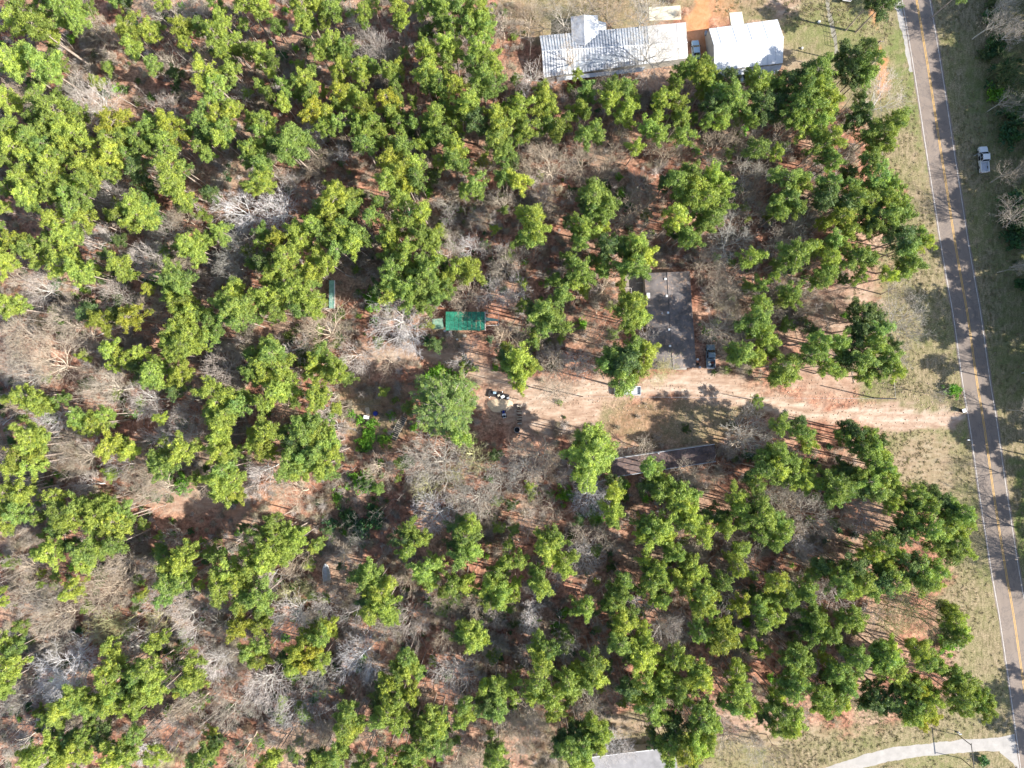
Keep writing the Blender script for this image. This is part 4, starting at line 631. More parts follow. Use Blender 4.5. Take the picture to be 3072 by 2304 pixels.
def vehicle(name, label, cat, loc, rz, kind, paint, L=5.6, W=1.95, door_open=False, cargo=None):
    """x is forward"""
    t = thing(name, loc, label, cat, None, rz); h = L / 2; w = W / 2
    def ring(x, wy, z0, z1, r=.12):
        return [(x, -wy, z0), (x, wy, z0), (x, wy * 1.0, (z0 + z1) / 2), (x, wy * .95, z1 - .05), (x, wy * .88, z1), (x, -wy * .88, z1), (x, -wy * .95, z1 - .05), (x, -wy, (z0 + z1) / 2)]
    if kind == 'pickup':
        xc0, xc1 = -0.02 * L, .19 * L          # cab on the roof line
        hood = MB().loft([ring(h, w * .80, .45, .92), ring(h - .12, w * .92, .38, 1.0), ring(h - .5, w, .34, 1.06), ring(xc1 + .62, w, .34, 1.12), ring(xc0 - .45, w, .34, 1.14)]).build('body', paint, t, bevel=.02)
        bx0, bx1 = -h + .03, xc0 - .47
        side = MB()
        side.box(bx0, bx1, -w, -w + .12, .4, 1.12); side.box(bx0, bx1, w - .12, w, .4, 1.12); side.box(bx1 - .06, bx1, -w + .12, w - .12, .4, 1.12); side.box(bx0, bx0 + .07, -w + .12, w - .12, .45, 1.1)
        side.build('bed', paint, t, bevel=.015)
        MB().box(bx0 + .07, bx1 - .06, -w + .12, w - .12, .5, .62).build('bed_floor', M['bluegrey'] if paint is not M['carwhite'] else M['palemetal'], t)
        cx0, cx1, ct = xc0 - .42, xc1 + .5, 1.78
        MB().box(-h - .1, -h + .02, -w * .95, w * .95, .42, .62).build('rear_bumper', M['chrome'], t, bevel=.02)
        MB().box(h - .04, h + .08, -w * .92, w * .92, .4, .6).build('front_bumper', M['chrome'], t, bevel=.02)
    else:
        xc0, xc1 = -.20 * L, .10 * L
        MB().loft([ring(h, w * .70, .45, .66), ring(h - .12, w * .86, .3, .74), ring(h - .5, w * .97, .26, .84), ring(xc1 + .6, w, .26, .93), ring(xc0 - .4, w, .26, .96),
                   ring(-h + .35, w * .95, .28, .92), ring(-h + .08, w * .85, .34, .86), ring(-h, w * .75, .45, .75)]).build('body', paint, t, bevel=.015)
        cx0, cx1, ct = xc0 - .5, xc1 + .55, 1.42
    zb = 1.10 if kind == 'pickup' else .92
    iw = w * .78
    gx0, gx1 = (xc0 - (.12 if kind == 'pickup' else .0)), xc1 - .15
    roof = [(gx0, -iw, ct), (gx1, -iw, ct), (gx1, iw, ct), (gx0, iw, ct)]
    base = [(cx0, -w * .93, zb), (cx1, -w * .93, zb), (cx1, w * .93, zb), (cx0, w * .93, zb)]
    if kind == 'pickup': base[0] = (cx0 + .02, -w * .93, zb); base[3] = (cx0 + .02, w * .93, zb)
    MB().hexa(base, [(x, y, z - .06) for x, y, z in roof]).build('window', M['glass'], t, label='dark glass all round the cab')
    MB().hexa([(gx0 - .06, -iw - .05, ct - .07), (gx1 + .08, -iw - .05, ct - .07), (gx1 + .08, iw + .05, ct - .07), (gx0 - .06, iw + .05, ct - .07)], [(a, b, c + .03) for a, b, c in roof]).build('cab_roof', paint, t, bevel=.02)
    for sgn in (-1, 1):
        p = MB()
        p.tube((cx1 - .02, sgn * w * .92, zb), (gx1 + .05, sgn * iw, ct - .03), .045, 5); p.tube((cx0 + .02, sgn * w * .92, zb), (gx0 - .02, sgn * iw, ct - .03), .06, 5)
        p.tube(((cx0 + cx1) / 2 - .1, sgn * w * .935, zb), ((gx0 + gx1) / 2, sgn * (iw + .03), ct - .03), .04, 5)
        p.build('pillar', paint, t)
        MB().box(-.06, .1, -.1, .1, -.08, .1).build('mirror', M['black'], t, bevel=.02, loc=(cx1 - .25, sgn * (w + .1), zb + .05))
        MB().box(-.05, .05, -.17, .17, -.09, .09).build('headlight', M['lens'], t, bevel=.02, loc=(h - .03, sgn * w * .66, .78 if kind == 'pickup' else .6))
        MB().box(-.03, .03, -.06, .06, -.17, .17).build('taillight', M['red'], t, loc=(-h - .0, sgn * w * .86, .85 if kind == 'pickup' else .7))
    for x in (h * .64, -h * .60):
        for sgn in (-1, 1): wheel(t, x, sgn * (w - .1), .38 if kind == 'pickup' else .32)
    if door_open:
        d = MB().box(-.55, .55, -.035, .035, .42, 1.08).build('door', paint, t, bevel=.015, label='driver door standing open', loc=(xc1 + .18, w + .50, 0), rot=(0, 0, math.radians(-62)))
        MB().box(-.5, .38, -.02, .02, 1.08, 1.55).build('door_window', M['glass'], d)
        MB().box(-.55, .38, -.02, .02, .5, 1.07).build('door_opening', M['black'], t, loc=(xc0 + .5, w + .003, 0))  # flat black panel in place of the shade inside the open cab
    return t

FWD = math.pi / 2
vehicle('pickup_truck', 'white pickup truck parked on the shaded verge, driver door open', 'pickup truck', P(2944, 482, 0), FWD + math.radians(4), 'pickup', M['carwhite'], 5.6, 1.9, door_open=True)
tk = vehicle('pickup_truck', 'grey-blue pickup truck with loaded open bed beside the mobile home', 'pickup truck', P(2129, 1070, 0), FWD, 'pickup', M['cargrey'], 5.1, 1.9)
for i, (x, y, s, m) in enumerate(((-1.7, .25, .28, 'white'), (-1.35, -.35, .3, 'redbrown'), (-2.0, -.3, .26, 'black'), (-1.2, .35, .24, 'palewood'))):
    q = MB().box(-s, s, -s * .8, s * .8, 0, s * 1.5).build(('crate', 'crate', 'crate', 'crate')[i], M[m], None, bevel=.03)
    tag(q, ('white tub in the grey-blue pickup bed', 'rusty crate in the grey-blue pickup bed', 'black box at the tailgate of the grey-blue pickup', 'tan crate behind the cab of the grey-blue pickup')[i], 'crate')
    q.location = tk.location + Vector((-y, x, .63)); q.rotation_euler = (0, 0, rnd.uniform(0, .6))
wt = vehicle('pickup_truck', 'white pickup truck nosing out from under a pine onto the dirt drive', 'pickup truck', P(1881, 1172, 0), math.pi, 'pickup', M['carwhite'], 5.8, 1.95)
q = tag(MB().tube((0, 0, 0), (0, 0, .6), .35, 14).build('drum', M['white'], None, bevel=.03), 'round white drum in the bed of the drive-side white pickup', 'drum'); q.location = wt.location + Vector((1.1, .1, .63))
vehicle('car', 'pale blue sedan parked between the long house and the white workshop', 'car', P(2085, 155, 0), FWD + math.radians(4), 'car', M['carblue'], 4.3, 1.72)

# camper van half under the trees behind the workshop
cv = thing('camper_van', P(2252, 236), 'white van half hidden by trees below the white workshop', 'van', None, math.pi + math.radians(8))
MB().loft([[(2.6, -.85, .4), (2.6, .85, .4), (2.6, .8, 1.2), (2.6, -.8, 1.2)], [(2.1, -.98, .4), (2.1, .98, .4), (2.1, .93, 1.5), (2.1, -.93, 1.5)],
           [(1.3, -1.0, .4), (1.3, 1.0, .4), (1.3, .9, 2.35), (1.3, -.9, 2.35)], [(-2.8, -1.0, .4), (-2.8, 1.0, .4), (-2.8, .92, 2.4), (-2.8, -.92, 2.4)]]).build('body', M['carwhite'], cv, bevel=.05)
MB().hexa([(2.12, -.85, 1.5), (2.14, -.85, 1.52), (2.14, .85, 1.52), (2.12, .85, 1.5)], [(1.34, -.8, 2.3), (1.38, -.8, 2.32), (1.38, .8, 2.32), (1.34, .8, 2.3)]).build('windscreen', M['glass'], cv)
MB().box(-.4, .4, -.35, .35, 0, .14).build('roof_vent', M['palemetal'], cv, bevel=.03, loc=(-.6, 0, 2.4))
for i in range(5): MB().box(-.04, .04, -.9, .9, 0, .04).build('roof_rib', M['palemetal'], cv, loc=(-2.4 + i * .75, 0, 2.4))
for x in (1.7, -1.8):
    for s in (-1, 1): wheel(cv, x, s * .9, .34)
bt = thing('covered_boat', P(2300, 218), 'pale blue covered boat beside the white workshop', 'boat', None, math.radians(8))
MB().loft([[(-2.4, -.9, .5), (-2.4, .9, .5), (-2.4, .85, 1.2), (-2.4, -.85, 1.2)], [(0, -1, .4), (0, 1, .4), (0, .95, 1.35), (0, -.95, 1.35)], [(1.6, -.75, .5), (1.6, .75, .5), (1.6, .7, 1.25), (1.6, -.7, 1.25)],
           [(2.6, -.06, .9), (2.6, .06, .9), (2.6, .05, 1.2), (2.6, -.05, 1.2)]]).build('hull', M['white'], bt, bevel=.04)
MB().loft([[(-2.2, -.8, 1.22), (-2.2, .8, 1.22), (-2.2, .05, 1.45), (-2.2, -.05, 1.45)], [(0, -.9, 1.37), (0, .9, 1.37), (0, .05, 1.75), (0, -.05, 1.75)], [(2.0, -.4, 1.27), (2.0, .4, 1.27), (2.0, .05, 1.4), (2.0, -.05, 1.4)]]).build('cover', M['carblue'], bt)
for s in (-1, 1): wheel(bt, -.5, s * .9, .3)
tag(MB().box(-1.0, 1.0, -.45, .45, 0, .8).build('storage_chest', M['teal'], None, bevel=.05, loc=P(2168, 224)), 'teal chest at the lower left corner of the white workshop', 'chest')

# rowing boat
rb = thing('rowing_boat', P(980, 1716), 'small grey open boat lying among the trees, bow up the page', 'boat', None, math.radians(5))
def hullring(y, w, zk): return [(-w, y, .42), (-w * .8, y, zk + .1), (0, y, zk), (w * .8, y, zk + .1), (w, y, .42), (w - .06, y, .42), (w * .8 - .06, y, zk + .16), (0, y, zk + .07), (-w * .8 + .06, y, zk + .16), (-w + .06, y, .42)]
MB().loft([hullring(-1.95, .72, .02), hullring(-.8, .80, .0), hullring(.5, .76, .02), hullring(1.3, .52, .08), hullring(1.85, .22, .2), hullring(2.05, .08, .32)]).build('hull', M['alu'], rb)
MB().box(-.7, .7, -1.97, -1.9, .05, .42).build('transom', M['alu'], rb)
for y, w in ((-1.45, .7), (-.35, .76), (.75, .66), (1.45, .4)): MB().box(-w, w, y - .13, y + .13, .3, .34).build('bench', M['palemetal'], rb)
for s in (-1, 1): MB().path([(s * .74, -1.95, .44), (s * .81, -.8, .44), (s * .77, .5, .44), (s * .53, 1.3, .44), (s * .08, 2.05, .46)], .055).build('gunwale', M['white'], rb)

# empty trailer frame, pallets, barrel, chest
tr = thing('trailer_frame', P(1196, 1283), 'long empty trailer frame with pale rails over black slats', 'trailer', None, math.radians(-27) )
for i in range(13): MB().box(-.72, .72, -.05, .05, .42, .5).build('slat', M['palewood'], tr, loc=(0, -2.5 + i * .42, 0))
for s in (-1, 1): MB().tube((s * .76, -2.8, .5), (s * .76, 2.75, .5), .055, 6).build('rail', M['palewood'], tr)
MB().box(-.72, .72, -2.7, 2.7, .2, .26).build('bed', M['black'], tr)
MB().path([(-.7, 2.7, .45), (0, 3.5, .4), (.7, 2.7, .45)], .05).build('tow_bar', M['darksteel'], tr)
for s in (-1, 1): wheel(tr, s * .95, -.4, .3, .2).rotation_euler = (0, 0, math.pi / 2)
for y in (0,): MB().box(-.2, .2, -.3, .3, .05, .3).build('axle_box', M['darksteel'], tr, loc=(0, -.4, 0))
pl = thing('pallet', P(1103, 1233), 'pale slatted pallet on the ground by the blue barrel', 'pallet', None, math.radians(14))
for i in range(6): MB().box(-.42, .42, -.06, .06, .12, .15).build('slat', M['palewood'], pl, loc=(0, -.7 + i * .28, 0))
for s in (-1, 0, 1): MB().box(-.04, .04, -.78, .78, 0, .12).build('bearer', M['palewood'], pl, loc=(s * .38, 0, 0))
ch = thing('chest_freezer', P(1101, 1251), 'white chest freezer on the ground next to the pallet', 'freezer', None, math.radians(-8))
MB().box(-.55, .55, -.35, .35, 0, .8).build('body', M['white'], ch, bevel=.04)
MB().box(-.57, .57, -.37, .37, .81, .87).build('lid', M['white'], ch, bevel=.02)
ba = thing('barrel', P(1128, 1240), 'dark blue plastic barrel standing right of the pallet', 'barrel')
MB().loft([[(r * math.cos(a * .5236), r * math.sin(a * .5236), z) for a in range(12)] for r, z in ((.5, 0), (.55, .3), (.55, .7), (.48, .95))]).build('body', M['blue'], ba)
MB().loft([[(r * math.cos(a * .5236), r * math.sin(a * .5236), z) for a in range(12)] for r, z in ((.5, .93), (.5, .99), (.42, 1.0))]).build('rim', M['blue'], ba)

# flat trailer with junk and a mower by the sand
ft = thing('utility_trailer', P(1500, 1186), 'long low utility trailer with white tubs at the sand pile', 'trailer', None, math.radians(-13))
MB().box(-2.6, 2.0, -.55, .55, .38, .46).build('bed', M['darksteel'], ft)
for s in (-1, 1): MB().tube((-2.6, s * .6, .6), (2.0, s * .6, .6), .05, 6).build('rail', M['polewood'], ft)
MB().tube((2.0, 0, .42), (4.3, .1, .4), .06, 6).build('tow_bar', M['darksteel'], ft)
for x in (-2.2, .2):
    for s in (-1, 1): wheel(ft, x, s * .75, .33, .22)
for i, (u, v, s, m, lb) in enumerate(((1484, 1178, .35, 'carblue', 'pale blue tub on the utility trailer'), (1508, 1190, .42, 'white', 'white tub on the middle of the utility trailer'), (1524, 1194, .3, 'palemetal', 'grey tin box near the tow bar of the utility trailer'), (1496, 1186, .3, 'palewood', 'tan crate between the tubs on the utility trailer'))):
    tag(MB().box(-s, s, -s * .7, s * .7, 0, s * 1.3).build('tub', M[m], None, bevel=.04, loc=P(u, v, .46), rot=(0, 0, rnd.uniform(0, 1))), lb, 'tub')
mw = thing('riding_mower', P(1512, 1243), 'small blue and white riding mower on the sand', 'mower', None, math.radians(100))
MB().loft([[(.9, -.25, .35), (.9, .25, .35), (.9, .2, .7), (.9, -.2, .7)], [(.2, -.3, .35), (.2, .3, .35), (.2, .27, .85), (.2, -.27, .85)]]).build('hood', M['blue'], mw, bevel=.03)
MB().box(-.8, .2, -.4, .4, .3, .42).build('deck', M['white'], mw, bevel=.02); MB().box(-.6, -.2, -.25, .25, .45, .6).build('seat', M['black'], mw, bevel=.04); MB().box(-.66, -.58, -.25, .25, .55, .95).build('backrest', M['black'], mw, bevel=.03)
MB().tube((.1, 0, .8), (-.05, 0, 1.0), .03, 6).build('steering_column', M['darksteel'], mw)
for x, r in ((.65, .2), (-.5, .28)):
    for s in (-1, 1): wheel(mw, x, s * .42, r, .18)
tb = thing('water_tub', P(1551, 1289), 'round dark water tub with pale rim below the woodpile', 'tub')
MB().loft([[(r * math.cos(a * .393), r * math.sin(a * .393), z) for a in range(16)] for r, z in ((.6, 0), (.66, .55), (.58, .55), (.54, .1))]).build('body', M['black'], tb)
for a in range(16): pass
MB().path([(.62 * math.cos(a * .393), .62 * math.sin(a * .393), .56) for a in range(17)], .05, 5).build('rim', M['alu'], tb)
wp = thing('woodpile', P(1558, 1243), 'stacked split logs in a row beside the sandy drive', 'woodpile', None, math.radians(3))
for i in range(46):
    y = rnd.uniform(-2.2, 2.2); z = rnd.choice((.12, .33, .54)); x = rnd.uniform(-.12, .12); L = rnd.uniform(.35, .55)
    MB().tube((-L, 0, 0), (L, rnd.uniform(-.1, .1), 0), rnd.uniform(.08, .14), 6).build('log', M[rnd.choice(['wood', 'polewood', 'palewood', 'deadwood', 'redbrown'])], wp, loc=(x, y, z))
sp = thing('sand_pile', P(1500, 1217), 'low heap of pale sand between trailer and mower', 'sand pile')
vs = []; rings = []
for k_, (r, z) in enumerate(((2.2, -.02), (1.7, .1), (1.1, .24), (.5, .33), (.1, .35))):
    rings.append([(r * (1 + .15 * math.sin(3 * a + k_)) * math.cos(a) * 1.3, r * (1 + .12 * math.cos(2 * a)) * math.sin(a) * .8, z) for a in [i * .2618 for i in range(24)]])
MB().loft(rings).build('heap', M['sand'], sp)
# carport clutter
for i, (u, v, s, m, lb) in enumerate(((1376, 999, .35, 'redbrown', 'rust-red drum below the green carport'), (1394, 1008, .4, 'palewood', 'pale tan box below the green carport'), (1352, 997, .35, 'cream', 'cream appliance at the lower left of the green carport'),
                                      (1312, 1014, .4, 'redbrown', 'dark red bin left of and below the green carport'), (1372, 1018, .25, 'white', 'small white bucket below the green carport'), (1335, 993, .3, 'alu', 'grey metal can at the carport corner'))):
    q = MB()
    if i in (0, 3, 4, 5): q.tube((0, 0, 0), (0, 0, s * 2.2), s, 12)
    else: q.box(-s, s, -s * .8, s * .8, 0, s * 2)
    tag(q.build(('drum', 'box', 'appliance', 'bin', 'bucket', 'can')[i], M[m], None, bevel=.03, loc=P(u, v)), lb, ('drum', 'box', 'appliance', 'bin', 'bucket', 'can')[i])
for i, (u, v, m, lb) in enumerate(((2092, 1078, 'white', 'small white bucket between mobile home and grey-blue pickup'), (2093, 1092, 'black', 'black bin bag heap at the lower corner of the mobile home'), (2099, 1102, 'palemetal', 'grey box at the edge of the drive by the mobile home'), (2456, 67, 'white', 'white bucket on the grass left of the wire fence'), (2405, 146, 'cream', 'pale stone on the grass left of the pole shadow'))):
    tag(MB().tube((0, 0, 0), (0, 0, .45), .32, 10, .26).build(('bucket', 'bin_bag', 'box', 'bucket', 'stone')[i], M[m], None, bevel=.05, loc=P(u, v)), lb, ('bucket', 'bin bag', 'box', 'bucket', 'stone')[i])

# ---------------------------------------------------------------- roadside things, poles, fences
tc = thing('trash_cart', P(2881, 1231), 'black wheeled trash cart with white lid at the drive mouth', 'trash cart', None, math.radians(15))
MB().hexa([(-.28, -.28, .05), (.28, -.28, .05), (.28, .28, .05), (-.28, .28, .05)], [(-.38, -.36, 1.25), (.38, -.36, 1.25), (.38, .36, 1.25), (-.38, .36, 1.25)]).build('body', M['black'], tc, bevel=.03)
MB().box(-.42, .42, -.42, .4, 1.27, 1.36).build('lid', M['white'], tc, bevel=.03); wheel(tc, -.25, -.3, .12, .06); wheel(tc, .25, -.3, .12, .06)
def post_box(loc, label, m, h=1.1):
    t = thing('mailbox', loc, label, 'mailbox'); MB().box(-.05, .05, -.05, .05, 0, h).build('post', M['wood'], t)
    pts = [(math.cos(a) * .13, math.sin(a) * .13 + .13) for a in [i * math.pi / 6 for i in range(7)]]
    MB().loft([[(x, p[0], h + p[1]) for p in pts] for x in (-.28, .28)]).build('box', M[m], t); return t
post_box(P(2891, 1318), 'white mailbox on a post in the green strip by the road', 'white', 1.5)
post_box(P(2869, 2193), 'grey mailbox on a post near the ranch gate', 'palemetal', 1.2)

def pole(u, v, h, label, arm=True, r=.16, rz=0.0):
    t = thing('utility_pole', P(u, v), label, 'utility pole', None, rz)
    MB().tube((0, 0, 0), (0, 0, h), r, 8, r * .7).build('pole', M['polewood'], t)
    if arm:
        MB().box(-.9, .9, -.06, .06, h - .5, h - .38).build('crossarm', M['wood'], t)
        for x in (-.8, 0.25, .8): MB().tube((x, 0, h - .38), (x, 0, h - .2), .05, 6).build('insulator', M['cream'], t)
    return t
pole(2565, 193, 10.4, 'tall dark utility pole rising out of the pines by the road', True)
pole(2622, 1194, 8.8, 'dark utility pole on the verge, its long shadow crossing the drive', False)
pole(1738, 1188, 7.6, 'short dark pole standing in the dirt clearing', False, .12)
def wire(a, b, sag, label, r=.018):
    pts = [a.lerp(b, i / 24) - Vector((0, 0, sag * 4 * (i / 24) * (1 - i / 24))) for i in range(25)]
    o = MB().path(pts, r, 4).build('power_line', M['alu']); tag(o, label, 'power line')
wire(P(2622, 1194) + Vector((0, 0, 8.6)), P(1738, 1188) + Vector((0, 0, 7.4)), .8, 'thin power line above the dirt drive')
wire(P(2565, 193) + Vector((0, 0, 10.0)), P(2622, 1194) + Vector((0, 0, 8.5)), 1.0, 'thin power line along the verge between two poles')

ft = thing('wire_fence', P(2490, 60), 'wire fence with short posts along the worn strip, top right', 'fence'); b0 = ft.location
fp = [(2477, -22), (2481, -1), (2485, 22), (2486, 33), (2489, 52), (2492, 68), (2497, 100), (2499, 113), (2502, 140)]
for u, v in fp: MB().tube(wr(u, v, 0) , P(u, v) - b0 + Vector((0, 0, 1.5)), .07, 6).build('post', M['polewood'], ft)
for z in (.5, 1.0, 1.45): MB().path([P(u, v) - b0 + Vector((0, 0, z)) for u, v in fp], .02, 4).build('wire', M['darksteel'], ft)
wh = thing('well_house', P(2545, -8), 'small grey hut with white trim at the top edge', 'hut'); b0 = wh.location
MB().hexa([wr(2530, -26, 0), wr(2556, -26, 0), wr(2552, 2, 0), wr(2530, -1, 0)], [wr(2530, -26, 1.2), wr(2556, -26, 1.2), wr(2552, 2, 1.2), wr(2530, -1, 1.2)]).build('wall', M['siding'], wh)
MB().plate([wr(2528, -28, 1.35), wr(2558, -28, 1.35), wr(2552, 4, 1.35), wr(2528, 1, 1.35)], .1).build('roof', M['shingle'], wh)
MB().path([wr(2528, 1, 1.38), wr(2552, 4, 1.38), wr(2558, -8, 1.38)], .05).build('roof_trim', M['white'], wh)

ga = thing('ranch_gate', P(2878, 2240), 'tall dark pipe archway over the pale gravel drive', 'gate arch'); b0 = ga.location
g1, g2 = P(2875, 2205) - b0, P(2883, 2275) - b0
up = Vector((0, 0, 1))
MB().tube(g1, g1 + up * 4.35, .085, 8).build('post', M['darksteel'], ga); MB().tube(g2, g2 + up * 4.35, .085, 8).build('post', M['darksteel'], ga)
d = (g2 - g1).normalized()
MB().tube(g1 + up * 4.3 - d * .4, g2 + up * 4.3 + d * .4, .09, 8).build('crossbar', M['darksteel'], ga)
tag(MB().loft([[(r * math.cos(a) , r * .7 * math.sin(a), z) for a in [i * .7854 for i in range(8)]] for r, z in ((.3, 0), (.34, .2), (.2, .4))]).build('boulder', M['cream'], None, loc=P(2873, 2196)), 'pale boulder by the upper post of the gate arch', 'boulder')

def log(u0, v0, u1, v1, r, label, m='deadwood', branches=2):
    a, b = P(u0, v0) + up * r, P(u1, v1) + up * r * .6
    t = thing('fallen_log', a, label, 'log'); e = b - a
    pts = [e * (i / 5) + Vector((rnd.uniform(-.12, .12), rnd.uniform(-.12, .12), 0)) * (0 if i in (0, 5) else 1) for i in range(6)]
    q = MB()
    for i in range(5): q.tube(pts[i], pts[i + 1], r * (1 - i * .13), 6, r * (1 - (i + 1) * .13))
    q.build('trunk', M[m], t)
    for i in range(branches):
        p = e * rnd.uniform(.5, .95); dd = Matrix.Rotation(rnd.choice((-.7, .7)), 3, 'Z') @ e.normalized()
        MB().tube(p, p + dd * rnd.uniform(.8, 2) + up * .25, r * .35, 5, r * .12).build('branch', M[m], t)
log(1857, 1512, 1909, 1570, .16, 'dark fallen trunk slanting below the shaded mobile home', 'polewood')
log(1858, 1512, 1935, 1545, .18, 'curved grey fallen trunk below the shaded mobile home', 'wood')
log(2120, 1686, 2156, 1654, .13, 'bleached fallen pole right of centre low in the woods')
log(2128, 1700, 2142, 1716, .15, 'short pale log among the lower pines')
log(2236, 1706, 2262, 1712, .13, 'thin bleached pole lying flat in the lower pines')
log(490, 218, 595, 210, .13, 'thin grey fallen trunk in the upper left woods')
log(292, 1010, 350, 982, .15, 'fallen grey trunk left of the twin yellow-green pines')
log(1982, 1771, 2070, 1771, .12, 'long level bleached trunk low in the pines')
log(10, 1275, 62, 1230, .14, 'broken pale trunk at the left edge')
log(470, 235, 700, 305, .10, 'thin dark fallen stem across the upper left woods', 'polewood', 1)
log(640, 2090, 668, 2072, .12, 'pale fallen pole in the lower left woods')
log(1036, 824, 1066, 834, .10, 'curved pale limb on the ground right of the narrow green shed')
log(1220, 1345, 1300, 1372, .12, 'long brown limb below the black trailer frame', 'wood')
log(1055, 1212, 1215, 1222, .08, 'thin dark limb above the pallet', 'wood', 1)
# ---------------------------------------------------------------- trees: shapes
def mesh_np(name, V, F, mats, vary=None, uvfree=True):
    me = bpy.data.meshes.new(name); V = np.asarray(V, np.float32); F = np.asarray(F, np.int32)
    me.vertices.add(len(V)); me.vertices.foreach_set('co', V.ravel())
    k = F.shape[1]
    me.loops.add(F.size); me.loops.foreach_set('vertex_index', F.ravel())
    me.polygons.add(len(F)); me.polygons.foreach_set('loop_start', np.arange(0, F.size, k, dtype=np.int32))
    me.update()
    if vary is not None:
        a = me.attributes.new('vary', 'FLOAT', 'POINT'); a.data.foreach_set('value', np.asarray(vary, np.float32))
    me.materials.append(mats); me.validate(); return me

class Seg:
    """three-sided tapering limbs, many in one mesh"""
    def __init__(s): s.V = []; s.F = []
    def add(s, a, b, ra, rb, n=3):
        d = b - a
        if d.length < 1e-6: return
        d = d.normalized(); u = d.orthogonal().normalized(); w = d.cross(u); k = len(s.V)
        for p, r in ((a, ra), (b, rb)):
            for i in range(n):
                t = 2 * math.pi * i / n; s.V.append(p + (u * math.cos(t) + w * math.sin(t)) * r)
        for i in range(n):
            j = (i + 1) % n; s.F.append((k + i, k + j, k + n + j, k + n + i))

def tufts(rs, C, R, n, L, Wd, up=0.35):
    """needle tufts: slim spikes pointing outwards, over flat sprays that lie round the tuft"""
    C = np.asarray(C); R = np.asarray(R); k = len(C)
    d = rs.normal(size=(k, n, 3)); d[..., 2] += up; d /= np.linalg.norm(d, axis=-1, keepdims=True)
    s = rs.uniform(.15, .75, (k, n, 1)); st = C[:, None] + d * R[:, None, None] * s
    ln = L * rs.uniform(.7, 1.3, (k, n, 1)) * R[:, None, None]
    jit = rs.normal(size=(k, n, 3)); side = np.cross(d, jit); side /= np.linalg.norm(side, axis=-1, keepdims=True) + 1e-9
    w = Wd * R[:, None, None] * np.ones((k, n, 1))
    flat = (np.arange(n) < n * .45)[None, :, None]
    nrm = d + rs.normal(size=(k, n, 3)) * .30
    t1 = np.cross(nrm, jit); t1 /= np.linalg.norm(t1, axis=-1, keepdims=True) + 1e-9
    t2 = np.cross(nrm, t1); t2 /= np.linalg.norm(t2, axis=-1, keepdims=True) + 1e-9
    ctr = C[:, None] + d * R[:, None, None] * rs.uniform(.55, .95, (k, n, 1))
    hl = ln * .55; hw = w * 1.9
    A = np.where(flat, ctr - t1 * hl + t2 * hw * .5, st + side * w); B = np.where(flat, ctr - t1 * hl * .8 - t2 * hw, st - side * w)
    tip = st + d * ln + jit * .12 * ln
    D = np.where(flat, ctr + t1 * hl - t2 * hw * .4, tip - side * w * .35); E = np.where(flat, ctr + t1 * hl * .7 + t2 * hw, tip + side * w * .35)
    V = np.stack([A, B, D, E], 2)
    F = np.arange(k * n * 4).reshape(-1, 4)
    vy = np.clip(rs.normal(.5, .22, (k, 1, 1)) + rs.normal(0, .10, (k, n, 1)) + np.zeros((1, 1, 4)), 0, 1)
    return V.reshape(-1, 3), F, vy.ravel()

HP, RP = 17.0, 2.6
def pine_proto(seed, z0=.58, nb=34, conic=0.0, rnd_=False, big=1.0):
    rs = np.random.RandomState(seed); r_ = random.Random(seed)
    tr = Seg(); lim = Seg()
    bend = Vector((r_.uniform(-.5, .5), r_.uniform(-.5, .5), 0))
    def axis(z): t = z / HP; return Vector((bend.x * math.sin(t * 3) * .6, bend.y * math.sin(t * 2.6) * .6, z))
    nz = 8
    for i in range(nz):
        a, b = HP * i / nz * .97, HP * (i + 1) / nz * .97
        tr.add(axis(a), axis(b), .20 * (1 - a / HP * .8), .20 * (1 - b / HP * .8), 6)
    lob = [(r_.randint(2, 5), r_.uniform(0, 6.28), r_.uniform(.08, .22) * (.3 if rnd_ else 1)) for _ in range(3)]
    off = Vector((r_.uniform(-.25, .25), r_.uniform(-.25, .25), 0)) * RP * (0 if rnd_ else 1)
    C, R = [], []
    for i in range(nb):
        t = (i + r_.random()) / nb; ang = i * 2.4 + r_.uniform(-.5, .5)
        zb = HP * (z0 + (0.985 - z0) * t)
        env = RP * ((1 - t) if conic else 1) ** .8 * math.sqrt(max(.03, 1 - (max(0, t - .25) / .78) ** 2)) * (1 + sum(a * math.sin(k * ang + p) for k, p, a in lob)) * (r_.uniform(.5, 1.15) if rnd_ else r_.uniform(.42, 1.3))
        if t < .15: env *= r_.uniform(.4, .9)
        rise = r_.uniform(.15, .9) * (1 - .3 * t)
        a = axis(zb); tip = a + Vector((math.cos(ang) * env, math.sin(ang) * env, rise)) + off * (1 - abs(t - .5)) * .6
        mid = a.lerp(tip, .5) - Vector((0, 0, .15))
        lim.add(a, mid, .055, .035); lim.add(mid, tip, .035, .015)
        nt = max(2, int(env / RP * (5.4 if big == 1 else 8) + .5))
        perp = Vector((-math.sin(ang), math.cos(ang), 0))
        for j in range(nt):
            s = .38 + .62 * (j + .5) / nt
            p = a.lerp(tip, s); spread = (.2 + .5 * s) * .55 * (1 if big == 1 else .7)
            for sgn in (-1, 1) if j < nt - 1 else (0,):
                q = p + perp * sgn * spread * r_.uniform(.5, 1.3) + Vector((0, 0, r_.uniform(-.1, .3)))
                if r_.random() < .2: continue
                C.append(q); R.append(r_.uniform(.24, .50) * big)
                lim.add(p, q, .02, .008)
    for j in range(4):
        C.append(axis(HP * .99) + Vector((r_.uniform(-.4, .4), r_.uniform(-.4, .4), r_.uniform(-.3, .4)))); R.append(.4 * big)
    V, F, vy = tufts(rs, C, R, 30, .85, .095)
    return (tr, lim), (V, F, vy)

def join_seg(a, b):
    k = len(a.V); return a.V + b.V, a.F + [tuple(i + k for i in f) for f in b.F]

